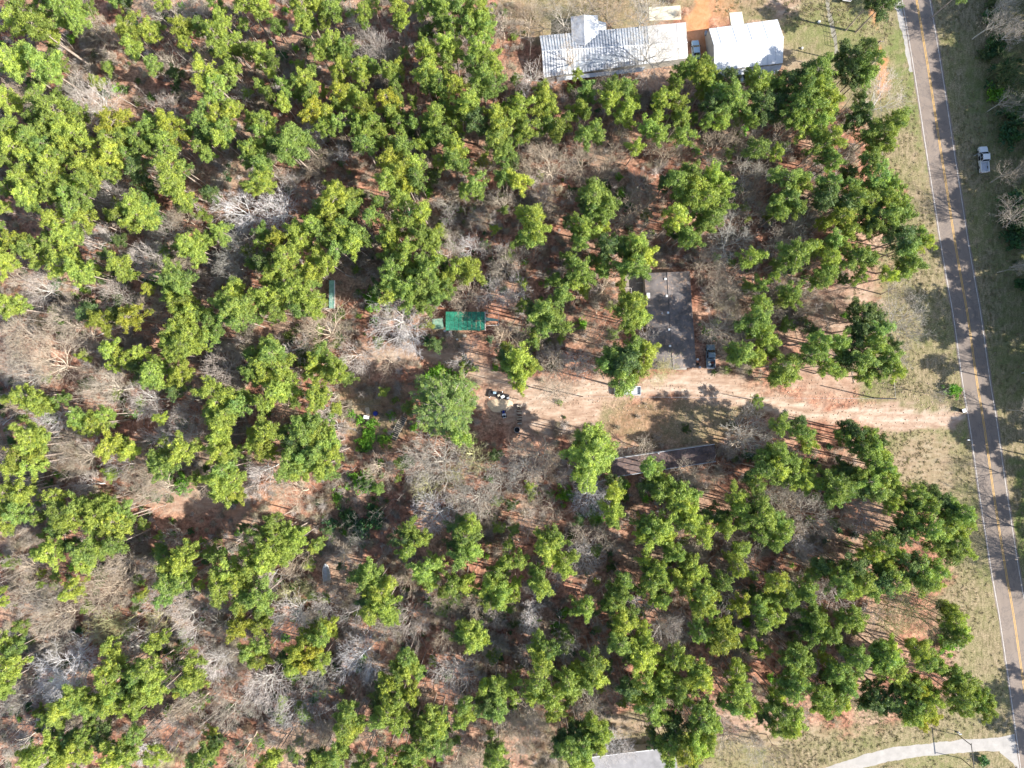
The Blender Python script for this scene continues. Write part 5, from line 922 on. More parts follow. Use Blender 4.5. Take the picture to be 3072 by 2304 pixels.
PINE = []
for i in range(10):
    (tr, lim), (V, F, vy) = pine_proto(100 + i, z0=(.62, .68, .64, .70, .60, .66, .70, .62, .68, .60)[i], nb=(30, 36, 32, 38, 30, 34, 28, 36, 33, 40)[i])
    v, f = join_seg(tr, lim)
    PINE.append((mesh_np('pine_trunk', v, f, M['bark']), mesh_np('pine_crown', V, F, M['leaf'], vy), (V, F, vy), (v, f)))
for i in range(2):       # one broad round evergreen, one very open pine
    (tr, lim), (V, F, vy) = pine_proto(150 + i, z0=(.42, .55)[i], nb=(190, 120)[i], rnd_=(i == 0), big=(.5, .62)[i])
    v, f = join_seg(tr, lim)
    PINE.append((mesh_np('pine_trunk', v, f, M['bark']), mesh_np('pine_crown', V, F, M['leaf'], vy), (V, F, vy), (v, f)))

RB, HB = 3.0, 10.5
def bare_proto(seed, vase=.55, kids=(4, 4, 3, 3, 3), trunk_h=3.2, droop=0.0, lean=0.0, fine=1.0):
    r_ = random.Random(seed); tr = Seg(); cr = Seg()
    def grow(p, d, L, r, lvl):
        n = 2 if lvl < 3 else 1
        q = p
        for i in range(n):
            dd = (d + Vector((r_.gauss(0, .10), r_.gauss(0, .10), r_.gauss(0, .06)))).normalized()
            e = q + dd * L / n
            (tr if lvl < 3 else cr).add(q, e, r * (1 - .35 * i / n), r * (1 - .35 * (i + 1) / n), 5 if lvl < 2 else 3)
            q = e; d = dd
        if lvl >= len(kids): return
        for j in range(kids[lvl]):
            ang = 2 * math.pi * (j + r_.random() * .8) / kids[lvl] + lvl
            u = d.orthogonal().normalized(); w = d.cross(u)
            sp = (vase if lvl == 0 else r_.uniform(.45, .85))
            nd = (d + (u * math.cos(ang) + w * math.sin(ang)) * sp + Vector((0, 0, .18 - droop))).normalized()
            st = p.lerp(q, 1.0 if j < 2 or lvl == 0 else r_.uniform(.35, .95))
            grow(st, nd, L * r_.uniform(.5, .88) * (1.0 if lvl else 1.05), max((.034, .026, .018, .0125, .011, .010)[min(lvl, 5)] * (fine if lvl > 1 else 1), r * r_.uniform(.46, .60)), lvl + 1)
    grow(Vector((0, 0, 0)), Vector((lean, 0, 1)).normalized(), trunk_h, .15 * (fine + 1) / 2, 0)
    V = np.array([tuple(v) for v in cr.V]); rad = np.percentile(np.hypot(V[:, 0] - V[:, 0].mean(), V[:, 1] - V[:, 1].mean()), 88)
    k = RB / rad; hz = HB / max(V[:, 2].max(), 1)
    sc = np.array([k, k, hz])
    T = np.array([tuple(v) for v in tr.V])
    # scale positions but keep twigs thin: limbs are short prisms, so scaling is mild
    cx = V[:, :2].mean(0) * k
    return (T * sc, tr.F), (V * sc, cr.F), cx
BAREP = []
for i in range(11):
    a, b, cx = bare_proto(300 + i, vase=(.5, .7, .45, .6, .8, .55, .65, .5, .75, .65, .8)[i], kids=((4, 4, 4, 4, 4), (5, 4, 4, 3, 4), (4, 4, 4, 3, 4))[i % 3] if i < 9 else (5, 4, 4, 3, 3, 3), trunk_h=(3.4, 2.4, 3.8, 2.8, 2.0, 3.0, 2.6, 4.0, 2.2, 2.6, 3.2)[i], fine=1.0 if i < 9 else .8)
    BAREP.append((mesh_np('bare_trunk', a[0], a[1], M['twig']), mesh_np('bare_crown', b[0], b[1], M['twig']), a, b, cx))
def shrub_proto(seed, green):
    rs = np.random.RandomState(seed); r_ = random.Random(seed); st = Seg(); C, R = [], []
    for i in range(22 if green else 46):
        ang = r_.uniform(0, 6.28); el = r_.uniform(.3, 1.4); L = r_.uniform(.6, 1.25)
        tip = Vector((math.cos(ang) * math.cos(el), math.sin(ang) * math.cos(el), math.sin(el) * 1.1)) * L
        st.add(Vector((0, 0, 0)), tip * .5, .02, .014); st.add(tip * .5, tip, .014, .006)
        for k in range(2 if green else 4):
            p = tip * r_.uniform(.4, .9); q = p + Vector((r_.gauss(0, .3), r_.gauss(0, .3), r_.uniform(.05, .4)))
            st.add(p, q, .011, .005)
            if green: C.append(q); R.append(r_.uniform(.22, .36))
    tv = (st.V, st.F)
    return tv, (tufts(rs, C, R, 20, .7, .16) if green else None)
SHR = [shrub_proto(500 + i, True) for i in range(3)]
SHRM = [(mesh_np('shrub_stem', s[0][0], s[0][1], M['twig']), mesh_np('shrub_foliage', s[1][0], s[1][1], M['leaf'], s[1][2])) for s in SHR]

# ---------------------------------------------------------------- trees: where each stands
TINT = {'y': (.335, .405, .088), 'g': (.250, .335, .088), 'd': (.135, .195, .070), 'o': (.350, .370, .065), 'h': (.245, .325, .095), 'L': (.20, .38, .05), 'D': (.08, .17, .07)}
TWORD = {'y': 'yellow-green pine', 'g': 'mid green pine', 'd': 'dark green pine', 'o': 'golden-tipped pine', 'h': 'soft green pine'}
BT = {'V': (.82, .79, .79), 'W': (.74, .70, .69), 'w': (.66, .60, .56), 'k': (.52, .48, .42), 'b': (.58, .49, .39), 'p': (.54, .52, .27)}
BWORD = {'V': 'brilliant white bare tree', 'W': 'white-barked bare tree', 'w': 'pale bare tree', 'k': 'grey bare tree', 'b': 'tan-brown bare tree', 'p': 'olive-tinged budding tree'}
def entries(D):
    out = []
    for (i, j), s in D.items():
        for e in s.split(','):
            x, y, r, c = e.split(); out.append((i * 768 + float(x) / 2.88, j * 576 + float(y) / 2.88, float(r) / 2.88, c))
    return out
MARKS = [((1830, 150), 'long grey-roofed house'), ((2240, 140), 'white workshop'), ((2944, 482), 'roadside pickup'), ((2010, 960), 'wide mobile home'), ((1397, 964), 'green carport'),
         ((996, 884), 'narrow green shed'), ((1337, 1232), 'big round pine'), ((1881, 1172), 'drive-side pickup'), ((980, 1716), 'open boat'), ((1990, 1382), 'shaded narrow mobile home'),
         ((770, 622), 'twin white trees'), ((187, 2012), 'brilliant white tree'), ((1905, 2270), 'bottom-edge house'), ((2830, 2240), 'gate arch'), ((0, 0), "photo's top left corner"),
         ((0, 2304), "photo's bottom left corner"), ((130, 1250), 'leaning white tree'), ((0, 700), "photo's left edge"), ((620, 1560), 'dark shaded clearing'), ((2881, 1231), 'trash cart'),
         ((760, 0), "photo's top edge"), ((1100, 2304), "photo's bottom edge"), ((2622, 1194), 'verge pole'), ((2604, 1541), 'bluish white bare tree'), ((1201, 500), 'broad golden pine'),
         ((2565, 193), 'tall pole'), ((320, 840), 'leaning pale trunks'), ((300, 1340), 'middle-left clearing')]
ORD = ['nearest', 'second', 'third', 'fourth', 'fifth', 'sixth', 'seventh', 'eighth', 'ninth', 'tenth', 'eleventh', 'twelfth', '13th', '14th', '15th', '16th', '17th', '18th', '19th', '20th', '21st', '22nd', '23rd', '24th', '25th', '26th', '27th', '28th', '29th', '30th']
DIRS = ['right', 'upper right', 'top', 'upper left', 'left', 'lower left', 'bottom', 'lower right']
PREP = ['to the right of', 'to the upper right of', 'above', 'to the upper left of', 'to the left of', 'to the lower left of', 'below', 'to the lower right of']
def ranks(E, words, noun):
    """label for each entry: its looks, then its rank in its direction from the nearest landmark"""
    cells = {}
    for n_, (u, v, r, c) in enumerate(E):
        k = min(range(len(MARKS)), key=lambda q: math.hypot(u - MARKS[q][0][0], v - MARKS[q][0][1]))
        dx, dy = u - MARKS[k][0][0], -(v - MARKS[k][0][1]); s = int(round(math.atan2(dy, dx) / (math.pi / 4))) % 8
        cells.setdefault((k, s), []).append((math.hypot(dx, dy), n_))
    lab = {}
    for (k, s), L in cells.items():
        for i, (_, n_) in enumerate(sorted(L)):
            u, v, r, c = E[n_]
            w = 'wide ' if r > 36 else ('small ' if r < 23 else '')
            m = MARKS[k][1]; m = ("the " + m)
            l_ = f"{w}{words[c]}, {ORD[min(i, 29)]} {noun} {PREP[s]} {m}"
            if len(l_.split()) > 16: l_ = f"{words[c]}, {ORD[min(i, 29)]} {noun} {PREP[s]} {m}"
            if len(l_.split()) > 16: l_ = f"{words[c]}, {ORD[min(i, 29)]} such {PREP[s]} {m}" if False else l_.replace(" bare tree, ", " tree, ", 1)
            lab[n_] = l_
    return lab

def in_clear(u, v):
    """open ground: clearings, verges, roofs"""
    for (x0, y0, x1, y1, dens) in CLEAR:
        if x0 < u < x1 and y0 < v < y1: return dens
    return 1.0
CLEAR = [(2560, -100, 3400, 2500, 0.0), (2040, -50, 2360, 225, 0.0), (1600, 60, 2075, 240, 0.0), (1590, -50, 2360, 270, .06), (2300, -50, 2600, 330, 0.0), (1560, 1120, 2560, 1270, .03), (1780, 1200, 2260, 1340, .10), (1925, 800, 2095, 1115, 0.0), (1830, 1330, 2150, 1430, .04),
         (1330, 930, 1500, 1000, 0.0), (1440, 1100, 1600, 1330, .08), (980, 835, 1012, 935, 0.0), (1080, 1040, 1560, 1150, .2), (1060, 1190, 1230, 1340, .15), (1770, 2230, 2060, 2400, 0.0), (2400, 1120, 2560, 1300, .02),
         (2110, 2090, 2560, 2330, .02), (1840, 2120, 2110, 2230, .1), (2110, 1030, 2150, 1110, 0.0), (420, 1430, 810, 1580, .7), (2440, 840, 2640, 1000, .15), (950, 1670, 1010, 1760, 0.0), (1000, 1690, 1060, 1740, .2), (1120, 1300, 1230, 1350, .2)]

NOGO = [(2060, 2140, 110, 215), (1620, 2066, 60, 235), (2120, 2352, 60, 215)]
PE = entries(PINES); BE = entries(BARE); SE = entries(SHRUBS)
plab = ranks(PE, TWORD, 'pine'); blab = ranks(BE, BWORD, 'bare tree')
MASS = {'pine': [], 'bare': [], 'brush': [], 'shrub': []}
def pine_geo(u, v, r, c, q):
    rm = r * S
    if c == 'h': H = 16.5
    else: H = min(20.5, max(6.5, 8.5 + rm * 3.1 + q.uniform(-1.6, 1.6)))
    if c == 'd': H *= .86
    zc = H * .80; p = P(u, v, zc)
    return Vector((p.x, p.y, 0)), rm * (HCAM - zc) / HCAM * 1.05, H
def tinted(c, q, T, s=.12, h=.045):
    r, g, b = T[c]; k = 1 + q.gauss(0, s); w = q.gauss(0, h)
    return (max(.01, r * k * (1 + w)), max(.01, g * k), max(.005, b * k * (1 - w)), 1.0)
order = sorted(range(len(PE)), key=lambda n: -PE[n][2])
vis = [n for n in order if -20 < PE[n][0] < 3092 and -20 < PE[n][1] < 2324]
single = set(vis[:296])
for n_ in order:
    u, v, r, c = PE[n_]; q = random.Random(n_ * 17 + 5)
    base, R, H = pine_geo(u, v, r, c, q)
    pi = 10 if c == 'h' else (11 if r > 50 else q.randrange(10))
    sc = Vector((R / RP * q.uniform(.95, 1.12), R / RP * q.uniform(.95, 1.12), H / HP)); rz = q.uniform(0, 6.28); col = tinted(c, q, TINT)
    if n_ in single:
        t = thing('pine_tree', base, plab[n_], 'pine tree', 'pines of the woods', rz); t.scale = sc
        a = link('trunk', PINE[pi][0], t); b = link('crown', PINE[pi][1], t); b.color = col
    else:
        MASS['pine'].append((base, rz, sc, col, pi))
def bare_geo(u, v, r, c, q):
    rm = r * S; H = min(14.5, max(4.0, 4.2 + rm * 2.0 + q.uniform(-1, 1.2)))
    zc = H * .72; p = P(u, v, zc); return Vector((p.x, p.y, 0)), rm * (HCAM - zc) / HCAM * 1.08, H
order = sorted(range(len(BE)), key=lambda n: -BE[n][2]); single = set(order[:296])
for n_ in order:
    u, v, r, c = BE[n_]; q = random.Random(n_ * 31 + 2)
    base, R, H = bare_geo(u, v, r, c, q); bi = (9 + q.randrange(2)) if r > 48 else q.randrange(9); s = R / RB; rz = q.uniform(0, 6.28)
    cx = BAREP[bi][4]; base = base - Vector(((cx[0] * math.cos(rz) - cx[1] * math.sin(rz)) * s, (cx[0] * math.sin(rz) + cx[1] * math.cos(rz)) * s, 0)) * .7
    sc = Vector((s, s, H / HB)); col = tinted(c, q, BT, .10, .02)
    if n_ in single:
        t = thing('bare_tree', base, blab[n_], 'bare tree', 'leafless trees of the woods', rz); t.scale = sc
        a = link('trunk', BAREP[bi][0], t); a.color = tuple(min(.8, x * 1.22) for x in col[:3]) + (1,); b = link('crown', BAREP[bi][1], t); b.color = tuple(x * .92 for x in col[:3]) + (1,)
    else:
        MASS['bare'].append((base, rz, sc, tuple(x for x in col), bi))
slab = ranks(SE, {'L': 'bright green shrub', 'D': 'dark leafy shrub'}, 'shrub')
for n_, (u, v, r, c) in enumerate(SE):
    q = random.Random(n_ + 900); s = r * S
    zc = s * .6; p = P(u, v, zc); pi = q.randrange(3)
    t = thing('green_shrub', Vector((p.x, p.y, 0)), slab[n_], 'shrub', 'leafy shrubs of the undergrowth', q.uniform(0, 6.28)); t.scale = (s, s, s * .9)
    a = link('stem', SHRM[pi][0], t); a.color = (.2, .16, .12, 1); b = link('foliage', SHRM[pi][1], t); b.color = tinted(c, q, TINT)

# tall wood east of the road: mostly off the picture, its shade lies over verge and road. (shadow centre u, v, height, crown px, kind)
EAST = [(2800, 905, 19, 62, 'g'), (2850, 1000, 18, 55, 'g'), (2770, 45, 17, 34, 'g'), (2905, 210, 16, 45, 'd'), (2900, 160, 17, 40, 'd'), (2860, 260, 15, 28, 'g'), (2880, 350, 16, 45, 'd'), (2870, 405, 17, 40, 'g'),
        (2935, 290, 17, 50, 'd'), (2950, 380, 17, 50, 'd'), (2920, 1290, 17, 48, 'g'), (2935, 1330, 16, 36, 'g'), (3055, 1735, 15, 36, 'g'), (3055, 2022, 15, 20, 'g'), (3030, 2090, 16, 48, 'g'), (2995, 2175, 15, 30, 'g'),
        (3000, 700, 18, 55, 'd'), (3010, 800, 18, 55, 'd'), (2990, 880, 18, 50, 'd'), (3000, 1040, 18, 50, 'd'), (3050, 1150, 18, 55, 'd'), (2990, 560, 17, 50, 'd'), (2965, 480, 17, 55, 'd'), (3040, 1290, 18, 50, 'd'), (2960, 620, 16, 40, 'd'),
        (3060, 1400, 18, 45, 'd'), (2950, 90, 18, 55, 'd'), (2955, 20, 18, 55, 'd'), (3020, 300, 18, 60, 'd'), (3025, 420, 18, 60, 'd'), (3020, 150, 18, 60, 'd'), (3060, 600, 18, 60, 'd'), (3060, 950, 18, 60, 'd'), (2590, 5, 14, 30, 'g'), (2830, 1100, 17, 36, 'g'), (2860, 930, 16, 35, 'g')]
k = S * math.cos(SUN_ELEV)
for n_, (u, v, H, r, c) in enumerate(EAST):
    q = random.Random(n_ + 3000); g = P(u, v); L = H * .8 / math.tan(SUN_ELEV)
    b = g + Vector((SX, SY, 0)) * L; R = r * S
    MASS['pine'].append((Vector((b.x, b.y, 0)), q.uniform(0, 6.28), Vector((R / RP, R / RP, H / HP)), tinted(c, q, TINT), q.randrange(10)))
for n_ in range(170):
    q = random.Random(n_ + 7000); v = q.uniform(-120, 2450); x0 = 2905 + (v - 958) * .125; u = x0 + q.uniform(400, 680)
    MASS['pine'].append((Vector(((u - CU) * S, (CV - v) * S, 0)), q.uniform(0, 6.28), Vector((1.35, 1.35, q.uniform(.95, 1.12))), tinted('d', q, TINT), q.randrange(10)))
for n_ in range(90):
    q = random.Random(n_ + 7500); v = q.uniform(-60, 2350); x0 = 2905 + (v - 958) * .125; u = x0 + q.uniform(130, 300)
    MASS['bare' if q.random() < .5 else 'shrub'].append((Vector(((u - CU) * S, (CV - v) * S, 0)), q.uniform(0, 6.28), Vector((q.uniform(.5, 1.0),) * 3) * (1 if q.random() < .7 else 1.6), tinted('d', q, TINT) if 0 else (.16, .20, .09, 1), q.randrange(3)))
EB = [(2830, 640, 14, 50), (2850, 760, 14, 50), (2900, 1080, 13, 40), (2860, 1190, 13, 40), (2890, 1480, 15, 60), (2930, 1560, 15, 60), (2900, 1640, 15, 55), (2860, 330, 13, 40), (2840, 300, 13, 35), (2960, 1640, 14, 50), (2800, 20, 12, 30), (2900, 1390, 14, 40)]
for n_, (u, v, H, r) in enumerate(EB):
    q = random.Random(n_ + 4000); b = P(u, v) + Vector((SX, SY, 0)) * (H * .7 / math.tan(SUN_ELEV)); R = r * S
    MASS['bare'].append((Vector((b.x, b.y, 0)), q.uniform(0, 6.28), Vector((R / RB, R / RB, H / HB)), tinted('k', q, BT), q.randrange(9)))
q = random.Random(321); cnt = 0
while cnt < 420:
    u, v = q.uniform(-40, 2700), q.uniform(-40, 2344); g_ = P(u, v); nv = mnoise.noise(Vector((g_.x * .06, g_.y * .06, 33)))
    if q.random() > in_clear(u, v) * min(1, max(.05, .45 + nv * 1.4)) or (u > 2300 and 1000 < v < 1330): continue
    R = q.uniform(.8, 1.7); H = R * 3.2 + q.uniform(1, 4); cnt += 1
    MASS['pine'].append((Vector((g_.x, g_.y, 0)), q.uniform(0, 6.28), Vector((R / RP, R / RP, H / HP)), tinted(q.choice('yggd'), q, TINT), q.randrange(10)))
for n_ in range(75):
    q = random.Random(n_ + 8000); v = q.uniform(0, 1330); x0 = float(np.interp(v, [b for a, b in ROAD], [a for a, b in ROAD])); u = x0 + q.uniform(330, 480)
    MASS['pine'].append((Vector(((u - CU) * S, (CV - v) * S, 0)), q.uniform(0, 6.28), Vector((1.2, 1.2, q.uniform(.95, 1.1))), tinted('d', q, TINT), q.randrange(10)))
for n_ in range(16):
    q = random.Random(n_ + 8300); v = 660 + n_ * 36 + q.uniform(-15, 15); x0 = float(np.interp(v, [b for a, b in ROAD], [a for a, b in ROAD])); u = x0 + q.uniform(225, 330)
    MASS['pine' if q.random() < .6 else 'bare'].append((Vector(((u - CU) * S, (CV - v) * S, 0)), q.uniform(0, 6.28), Vector((1.1, 1.1, q.uniform(.9, 1.1))), tinted('d', q, TINT), q.randrange(9)))
# woods going on beyond the picture on the other sides
for n_ in range(520):
    q = random.Random(n_ + 5000); x = q.uniform(-165, 175); y = q.uniform(-135, 135)
    if abs(x) < 121 and abs(y) < 93: continue
    if x > 75 and y > 60 or (x > 40 and y < -84) : continue
    ux = x / S + CU; vy = CV - y / S
    near = min(abs(ux - a) for a, b in ROAD if abs(b - vy) < 320) if any(abs(b - vy) < 320 for a, b in ROAD) else 999
    if near < 150: continue
    MASS['pine' if q.random() < .7 else 'bare'].append((Vector((x, y, 0)), q.uniform(0, 6.28), Vector((1.1, 1.1, q.uniform(.9, 1.1))) if True else None, tinted(q.choice('yggd'), q, TINT), q.randrange(9)))
for i, e in enumerate(MASS['bare']):
    if max(e[3][:3]) < .26 and e[3][2] < .06: MASS['bare'][i] = (e[0], e[1], e[2], (.32, .28, .23, 1), e[4])

# ---------------------------------------------------------------- undergrowth
G = bpy.data.meshes['ground']
q = random.Random(99)
while len(MASS['brush']) < 13000:
    u, v = q.uniform(-60, 2700), q.uniform(-60, 2364)
    g_ = P(u, v); nv = mnoise.noise(Vector((g_.x * .09, g_.y * .09, 4))) + .5 * mnoise.noise(Vector((g_.x * .3, g_.y * .3, 9)))
    d = in_clear(u, v) * min(1, max(.12, .55 + nv * 1.1))
    if u > 2300 and 1000 < v < 1330: d *= .1
    if q.random() > d: continue
    s = q.uniform(.5, 1.5) * (1.15 if nv > .2 else .9)
    tone = q.choice([(.60, .52, .43), (.50, .42, .34), (.66, .60, .56), (.42, .37, .31), (.58, .52, .38), (.38, .27, .19)]); kk = q.uniform(.8, 1.15)
    MASS['brush'].append((Vector((g_.x, g_.y, 0)), q.uniform(0, 6.28), Vector((s, s, s * q.uniform(.8, 1.5))), tuple(x * kk for x in tone) + (1,), q.randrange(4)))
while len(MASS['shrub']) < 1500:
    u, v = q.uniform(-60, 2760), q.uniform(-60, 2364)
    g_ = P(u, v); nv = mnoise.noise(Vector((g_.x * .07, g_.y * .07, 40)))
    d = in_clear(u, v) * min(1, max(.04, .25 + nv * 1.2))
    if u > 2300 and 1000 < v < 1330: d = 0
    if q.random() > d: continue
    s = q.uniform(.35, 1.1)
    MASS['shrub'].append((Vector((g_.x, g_.y, 0)), q.uniform(0, 6.28), Vector((s, s, s)), tinted(q.choice('gdLD'), q, TINT), q.randrange(3)))

MASS['stem'] = []; MASS['stick'] = []; MASS['tuft'] = []; MASS['stone'] = []
while len(MASS['stone']) < 2600:
    u, v = q.uniform(1080, 2890), q.gauss(1200, 45)
    if not (1060 < v < 1330): continue
    g_ = P(u, v); k_ = q.uniform(.4, 1.15) ** 2; t_ = q.choice(((.40, .30, .22), (.46, .36, .28), (.28, .19, .13), (.42, .30, .22)))
    MASS['stone'].append((Vector((g_.x, g_.y, 0)), q.uniform(0, 6.28), Vector((k_, k_ * q.uniform(.6, 1), k_)), t_ + (1,), q.randrange(3)))
while len(MASS['stem']) < 950:
    u, v = q.uniform(-60, 2760), q.uniform(-60, 2364); g_ = P(u, v); nv = mnoise.noise(Vector((g_.x * .05, g_.y * .05, 70)))
    if q.random() > in_clear(u, v) * min(1, max(.1, .5 + nv * 1.3)) * (1.0 if u < 1500 else .6) or (u > 2300 and 1000 < v < 1330) : continue
    h = q.uniform(.55, 1.25); w_ = q.uniform(.7, 1.3); kk = q.uniform(.7, 1.2) * (1.15 if u < 900 else .7)  # stems at the left tinted brighter, their sunlit sides put into the colour
    MASS['stem'].append((Vector((g_.x, g_.y, 0)), q.uniform(0, 6.28), Vector((w_, w_, h)), (.42 * kk, .37 * kk, .33 * kk, 1), q.randrange(4)))
while len(MASS['stick']) < 1500:
    u, v = q.uniform(-60, 2700), q.uniform(-60, 2364); g_ = P(u, v)
    if q.random() > in_clear(u, v): continue
    l_ = q.uniform(.5, 2.4) * q.uniform(.5, 1); kk = q.uniform(.5, 1.3)
    MASS['stick'].append((Vector((g_.x, g_.y, .06)), q.uniform(0, 6.28), Vector((l_, 1, 1)) * q.uniform(.8, 1.3), (.40 * kk, .35 * kk, .31 * kk, 1), q.randrange(3)))
RV_ = [b for a, b in ROAD]; RU_ = [a for a, b in ROAD]
DRV = smooth([(2380, 2420), (2450, 2340), (2560, 2295), (2660, 2266), (2790, 2248), (2900, 2238), (2990, 2234), (3068, 2230)], 8)
while len(MASS['tuft']) < 10000:
    u, v = (q.uniform(2350, 3200), q.uniform(-80, 2400)) if q.random() < .8 else (q.uniform(1500, 2700), q.choice((q.uniform(-50, 120), q.uniform(2100, 2350))))
    x0 = float(np.interp(v, RV_, RU_))
    if abs(u - x0) < 55 or (u < 2560 and 80 < v < 2100) or (2120 < u < 2352 and 50 < v < 240) or (1610 < u < 2070 and 30 < v < 240) or (1770 < u < 2050 and v > 2236): continue
    if (2052 < u < 2145 and v < 230) or (1190 < v < 1290 and u > 2350) or (u > 2840 and 2195 < v < 2300): continue
    if any(math.hypot(u - a, v - b_) < 32 for a, b_ in DRV) or (u < 2740 and v < 200 and u > 2680): continue
    g_ = P(u, v); nv = mnoise.noise(Vector((g_.x * .12, g_.y * .05, 20))) + .5 * mnoise.noise(Vector((g_.x * .5, g_.y * .2, 2)))
    if q.random() > .55 + nv: continue
    s_ = q.uniform(.5, 1.3); t_ = q.choice(((.34, .29, .17), (.27, .25, .12), (.42, .36, .24), (.26, .26, .11), (.36, .29, .18)))
    MASS['tuft'].append((Vector((g_.x, g_.y, 0)), q.uniform(0, 6.28), Vector((s_, s_, s_)), t_ + (1,), q.randrange(3)))

def protos(name, lst):
    c = bpy.data.collections.new(name); out = []
    for i, me in enumerate(lst):
        o = bpy.data.objects.new(f"{name}_{i:02d}", me); c.objects.link(o)
    return c
def two_mats(name, parts):
    """parts: list of (V, F, mat, vary) -> one mesh"""
    me_v, me_f, mi, vy = [], [], [], []; k = 0; mats = []
    for V, F, m, w in parts:
        V = np.array([tuple(x) for x in V], np.float32); F = np.asarray(F, np.int32)
        me_v.append(V); me_f.append(F + k); k += len(V); mats.append(m); mi += [len(mats) - 1] * len(F)
        vy.append(np.full(len(V), .5) if w is None else w)
    me = mesh_np(name, np.concatenate(me_v), np.concatenate(me_f), mats[0], np.concatenate(vy))
    for m in mats[1:]: me.materials.append(m)
    me.polygons.foreach_set('material_index', np.array(mi, np.int32)); return me
def scatter(name, label, items, coll):
    n = len(items); me = bpy.data.meshes.new(name); me.vertices.add(n)
    me.vertices.foreach_set('co', np.array([tuple(e[0]) for e in items], np.float32).ravel())
    for nm, ty, key, arr in (('rot', 'FLOAT_VECTOR', 'vector', [(0, 0, e[1]) for e in items]), ('scl', 'FLOAT_VECTOR', 'vector', [tuple(e[2]) for e in items]), ('tint', 'FLOAT_COLOR', 'color', [e[3] for e in items])):
        a = me.attributes.new(nm, ty, 'POINT'); a.data.foreach_set(key, np.array(arr, np.float32).ravel())
    a = me.attributes.new('idx', 'INT', 'POINT'); a.data.foreach_set('value', np.array([e[4] for e in items], np.int32))
    o = link(name, me); tag(o, label, kind='stuff')
    ng = bpy.data.node_groups.new(name, 'GeometryNodeTree')
    ng.interface.new_socket('Geometry', in_out='INPUT', socket_type='NodeSocketGeometry'); ng.interface.new_socket('Geometry', in_out='OUTPUT', socket_type='NodeSocketGeometry')
    gi = ng.nodes.new('NodeGroupInput'); go = ng.nodes.new('NodeGroupOutput'); ip = ng.nodes.new('GeometryNodeInstanceOnPoints'); ci = ng.nodes.new('GeometryNodeCollectionInfo')
    ci.inputs[0].default_value = coll; ci.inputs['Separate Children'].default_value = True; ci.inputs['Reset Children'].default_value = True
    def na(nm, ty):
        x = ng.nodes.new('GeometryNodeInputNamedAttribute'); x.data_type = ty; x.inputs[0].default_value = nm; return x.outputs[0]
    L = ng.links.new
    L(gi.outputs[0], ip.inputs['Points']); L(ci.outputs[0], ip.inputs['Instance']); ip.inputs['Pick Instance'].default_value = True
    L(na('idx', 'INT'), ip.inputs['Instance Index']); L(na('rot', 'FLOAT_VECTOR'), ip.inputs['Rotation']); L(na('scl', 'FLOAT_VECTOR'), ip.inputs['Scale'])
    L(ip.outputs[0], go.inputs[0])
    md = o.modifiers.new('scatter', 'NODES'); md.node_group = ng
    return o
scatter('pine_woods', 'smaller pines filling in between the others', MASS['pine'],
        protos('pine_proto', [two_mats('pine_small', [(p[2][0], p[2][1], M['leaf_i'], p[2][2]), (p[3][0], p[3][1], M['bark'], None)]) for p in PINE]))
scatter('bare_thicket', 'smaller leafless trees between the others', MASS['bare'],
        protos('bare_proto', [two_mats('bare_small', [(p[2][0], p[2][1], M['twig_i'], None), (p[3][0], p[3][1], M['twig_i'], None)]) for p in BAREP]))
brush = [shrub_proto(700 + i, False)[0] for i in range(4)]
scatter('undergrowth', 'tangled leafless brush over the forest floor', MASS['brush'], protos('brush_proto', [two_mats('brush', [(b[0], b[1], M['twig_i'], None)]) for b in brush]))
scatter('green_undergrowth', 'low leafy growth over the forest floor', MASS['shrub'],
        protos('shrub_proto', [two_mats('shrub_small', [(s[1][0], s[1][1], M['leaf_i'], s[1][2]), (s[0][0], s[0][1], M['twig_i'], None)]) for s in SHR]))

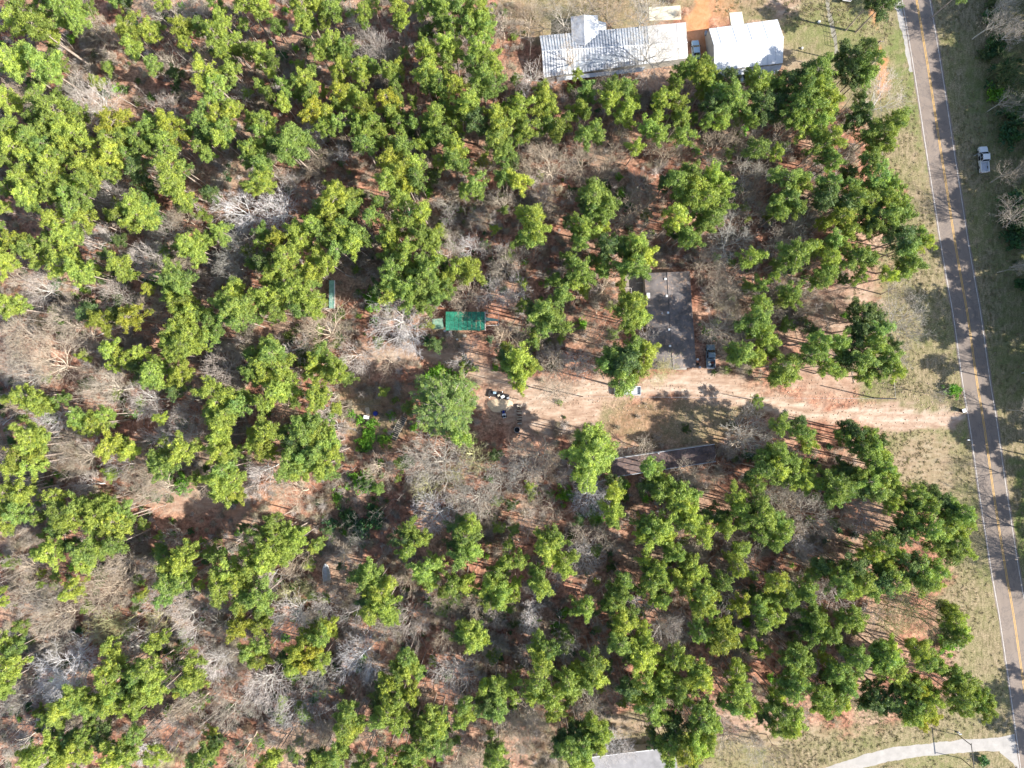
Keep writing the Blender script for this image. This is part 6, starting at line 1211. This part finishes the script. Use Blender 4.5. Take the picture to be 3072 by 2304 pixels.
def stem_proto(seed):
    r_ = random.Random(seed); sg = Seg(); p = Vector((0, 0, 0)); d = Vector((r_.gauss(0, .05), r_.gauss(0, .05), 1)); n = 8
    for i in range(n):
        e = p + (d + Vector((r_.gauss(0, .05), r_.gauss(0, .05), 0))).normalized() * 1.25
        sg.add(p, e, .085 * (1 - i / n * .8), .085 * (1 - (i + 1) / n * .8), 5)
        if i > 3:
            for _ in range(4):
                t = p.lerp(e, r_.random()); f = Vector((r_.gauss(0, 1), r_.gauss(0, 1), .9)).normalized() * r_.uniform(.5, 1.4)
                sg.add(t, t + f, .022, .008); g = t + f * .6; sg.add(g, g + Vector((r_.gauss(0, .4), r_.gauss(0, .4), .4)), .014, .006)
        p = e
    return sg.V, sg.F
def stick_proto(seed):
    r_ = random.Random(seed); sg = Seg(); p = Vector((-1, 0, 0))
    for i in range(4):
        e = p + Vector((.5, r_.gauss(0, .08), 0)); sg.add(p, e, .07 - i * .012, .058 - i * .012, 4)
        if r_.random() < .6: sg.add(e, e + Vector((.35, r_.choice((-.3, .3)), .12)), .03, .01)
        p = e
    return sg.V, sg.F
def tuft_proto(seed):
    r_ = random.Random(seed); sg = Seg()
    for i in range(12):
        a = r_.uniform(0, 6.28); l_ = r_.uniform(.12, .34); b_ = Vector((r_.gauss(0, .12), r_.gauss(0, .12), 0))
        sg.add(b_, b_ + Vector((math.cos(a) * l_ * .8, math.sin(a) * l_ * .8, l_ * .8)), .035, .008)
    return sg.V, sg.F
def simple(name, fn, n, seed):
    return protos(name + '_proto', [two_mats(name, [(*fn(seed + i), M['twig_i'], None)]) for i in range(n)])
scatter('thin_stems', 'thin bare stems standing all through the woods', MASS['stem'], simple('stem', stem_proto, 4, 810))
scatter('fallen_sticks', 'fallen sticks and poles scattered on the forest floor', MASS['stick'], simple('stick', stick_proto, 3, 830))
scatter('grass_tufts', 'dry grass tufts on verges and lawns', MASS['tuft'], simple('tuft', tuft_proto, 3, 850))

def stone_proto(seed):
    r_ = random.Random(seed); V = [(0, 0, .09)] + [(.13 * math.cos(a) * r_.uniform(.7, 1.2), .13 * math.sin(a) * r_.uniform(.7, 1.2), r_.uniform(.03, .06)) for a in [i * 1.0472 for i in range(6)]] + [(.14 * math.cos(a), .14 * math.sin(a), -.02) for a in [i * 1.0472 for i in range(6)]]
    F = [(0, 1 + i, 1 + (i + 1) % 6, 1 + (i + 1) % 6) for i in range(6)] + [(1 + i, 7 + i, 7 + (i + 1) % 6, 1 + (i + 1) % 6) for i in range(6)]
    # four-cornered caps: split the fan so that every face has four different corners
    V2 = [Vector(v) for v in V]; F2 = []
    for f in F:
        if len(set(f)) == 4: F2.append(f)
        else:
            V2.append((V2[f[1]] + V2[f[2]]) / 2 + Vector((0, 0, .015))); F2.append((f[0], f[1], len(V2) - 1, f[2]))
    return V2, F2
scatter('gravel_stones', 'loose stones and clods over the dirt drive', MASS['stone'], simple('stone', stone_proto, 3, 870))
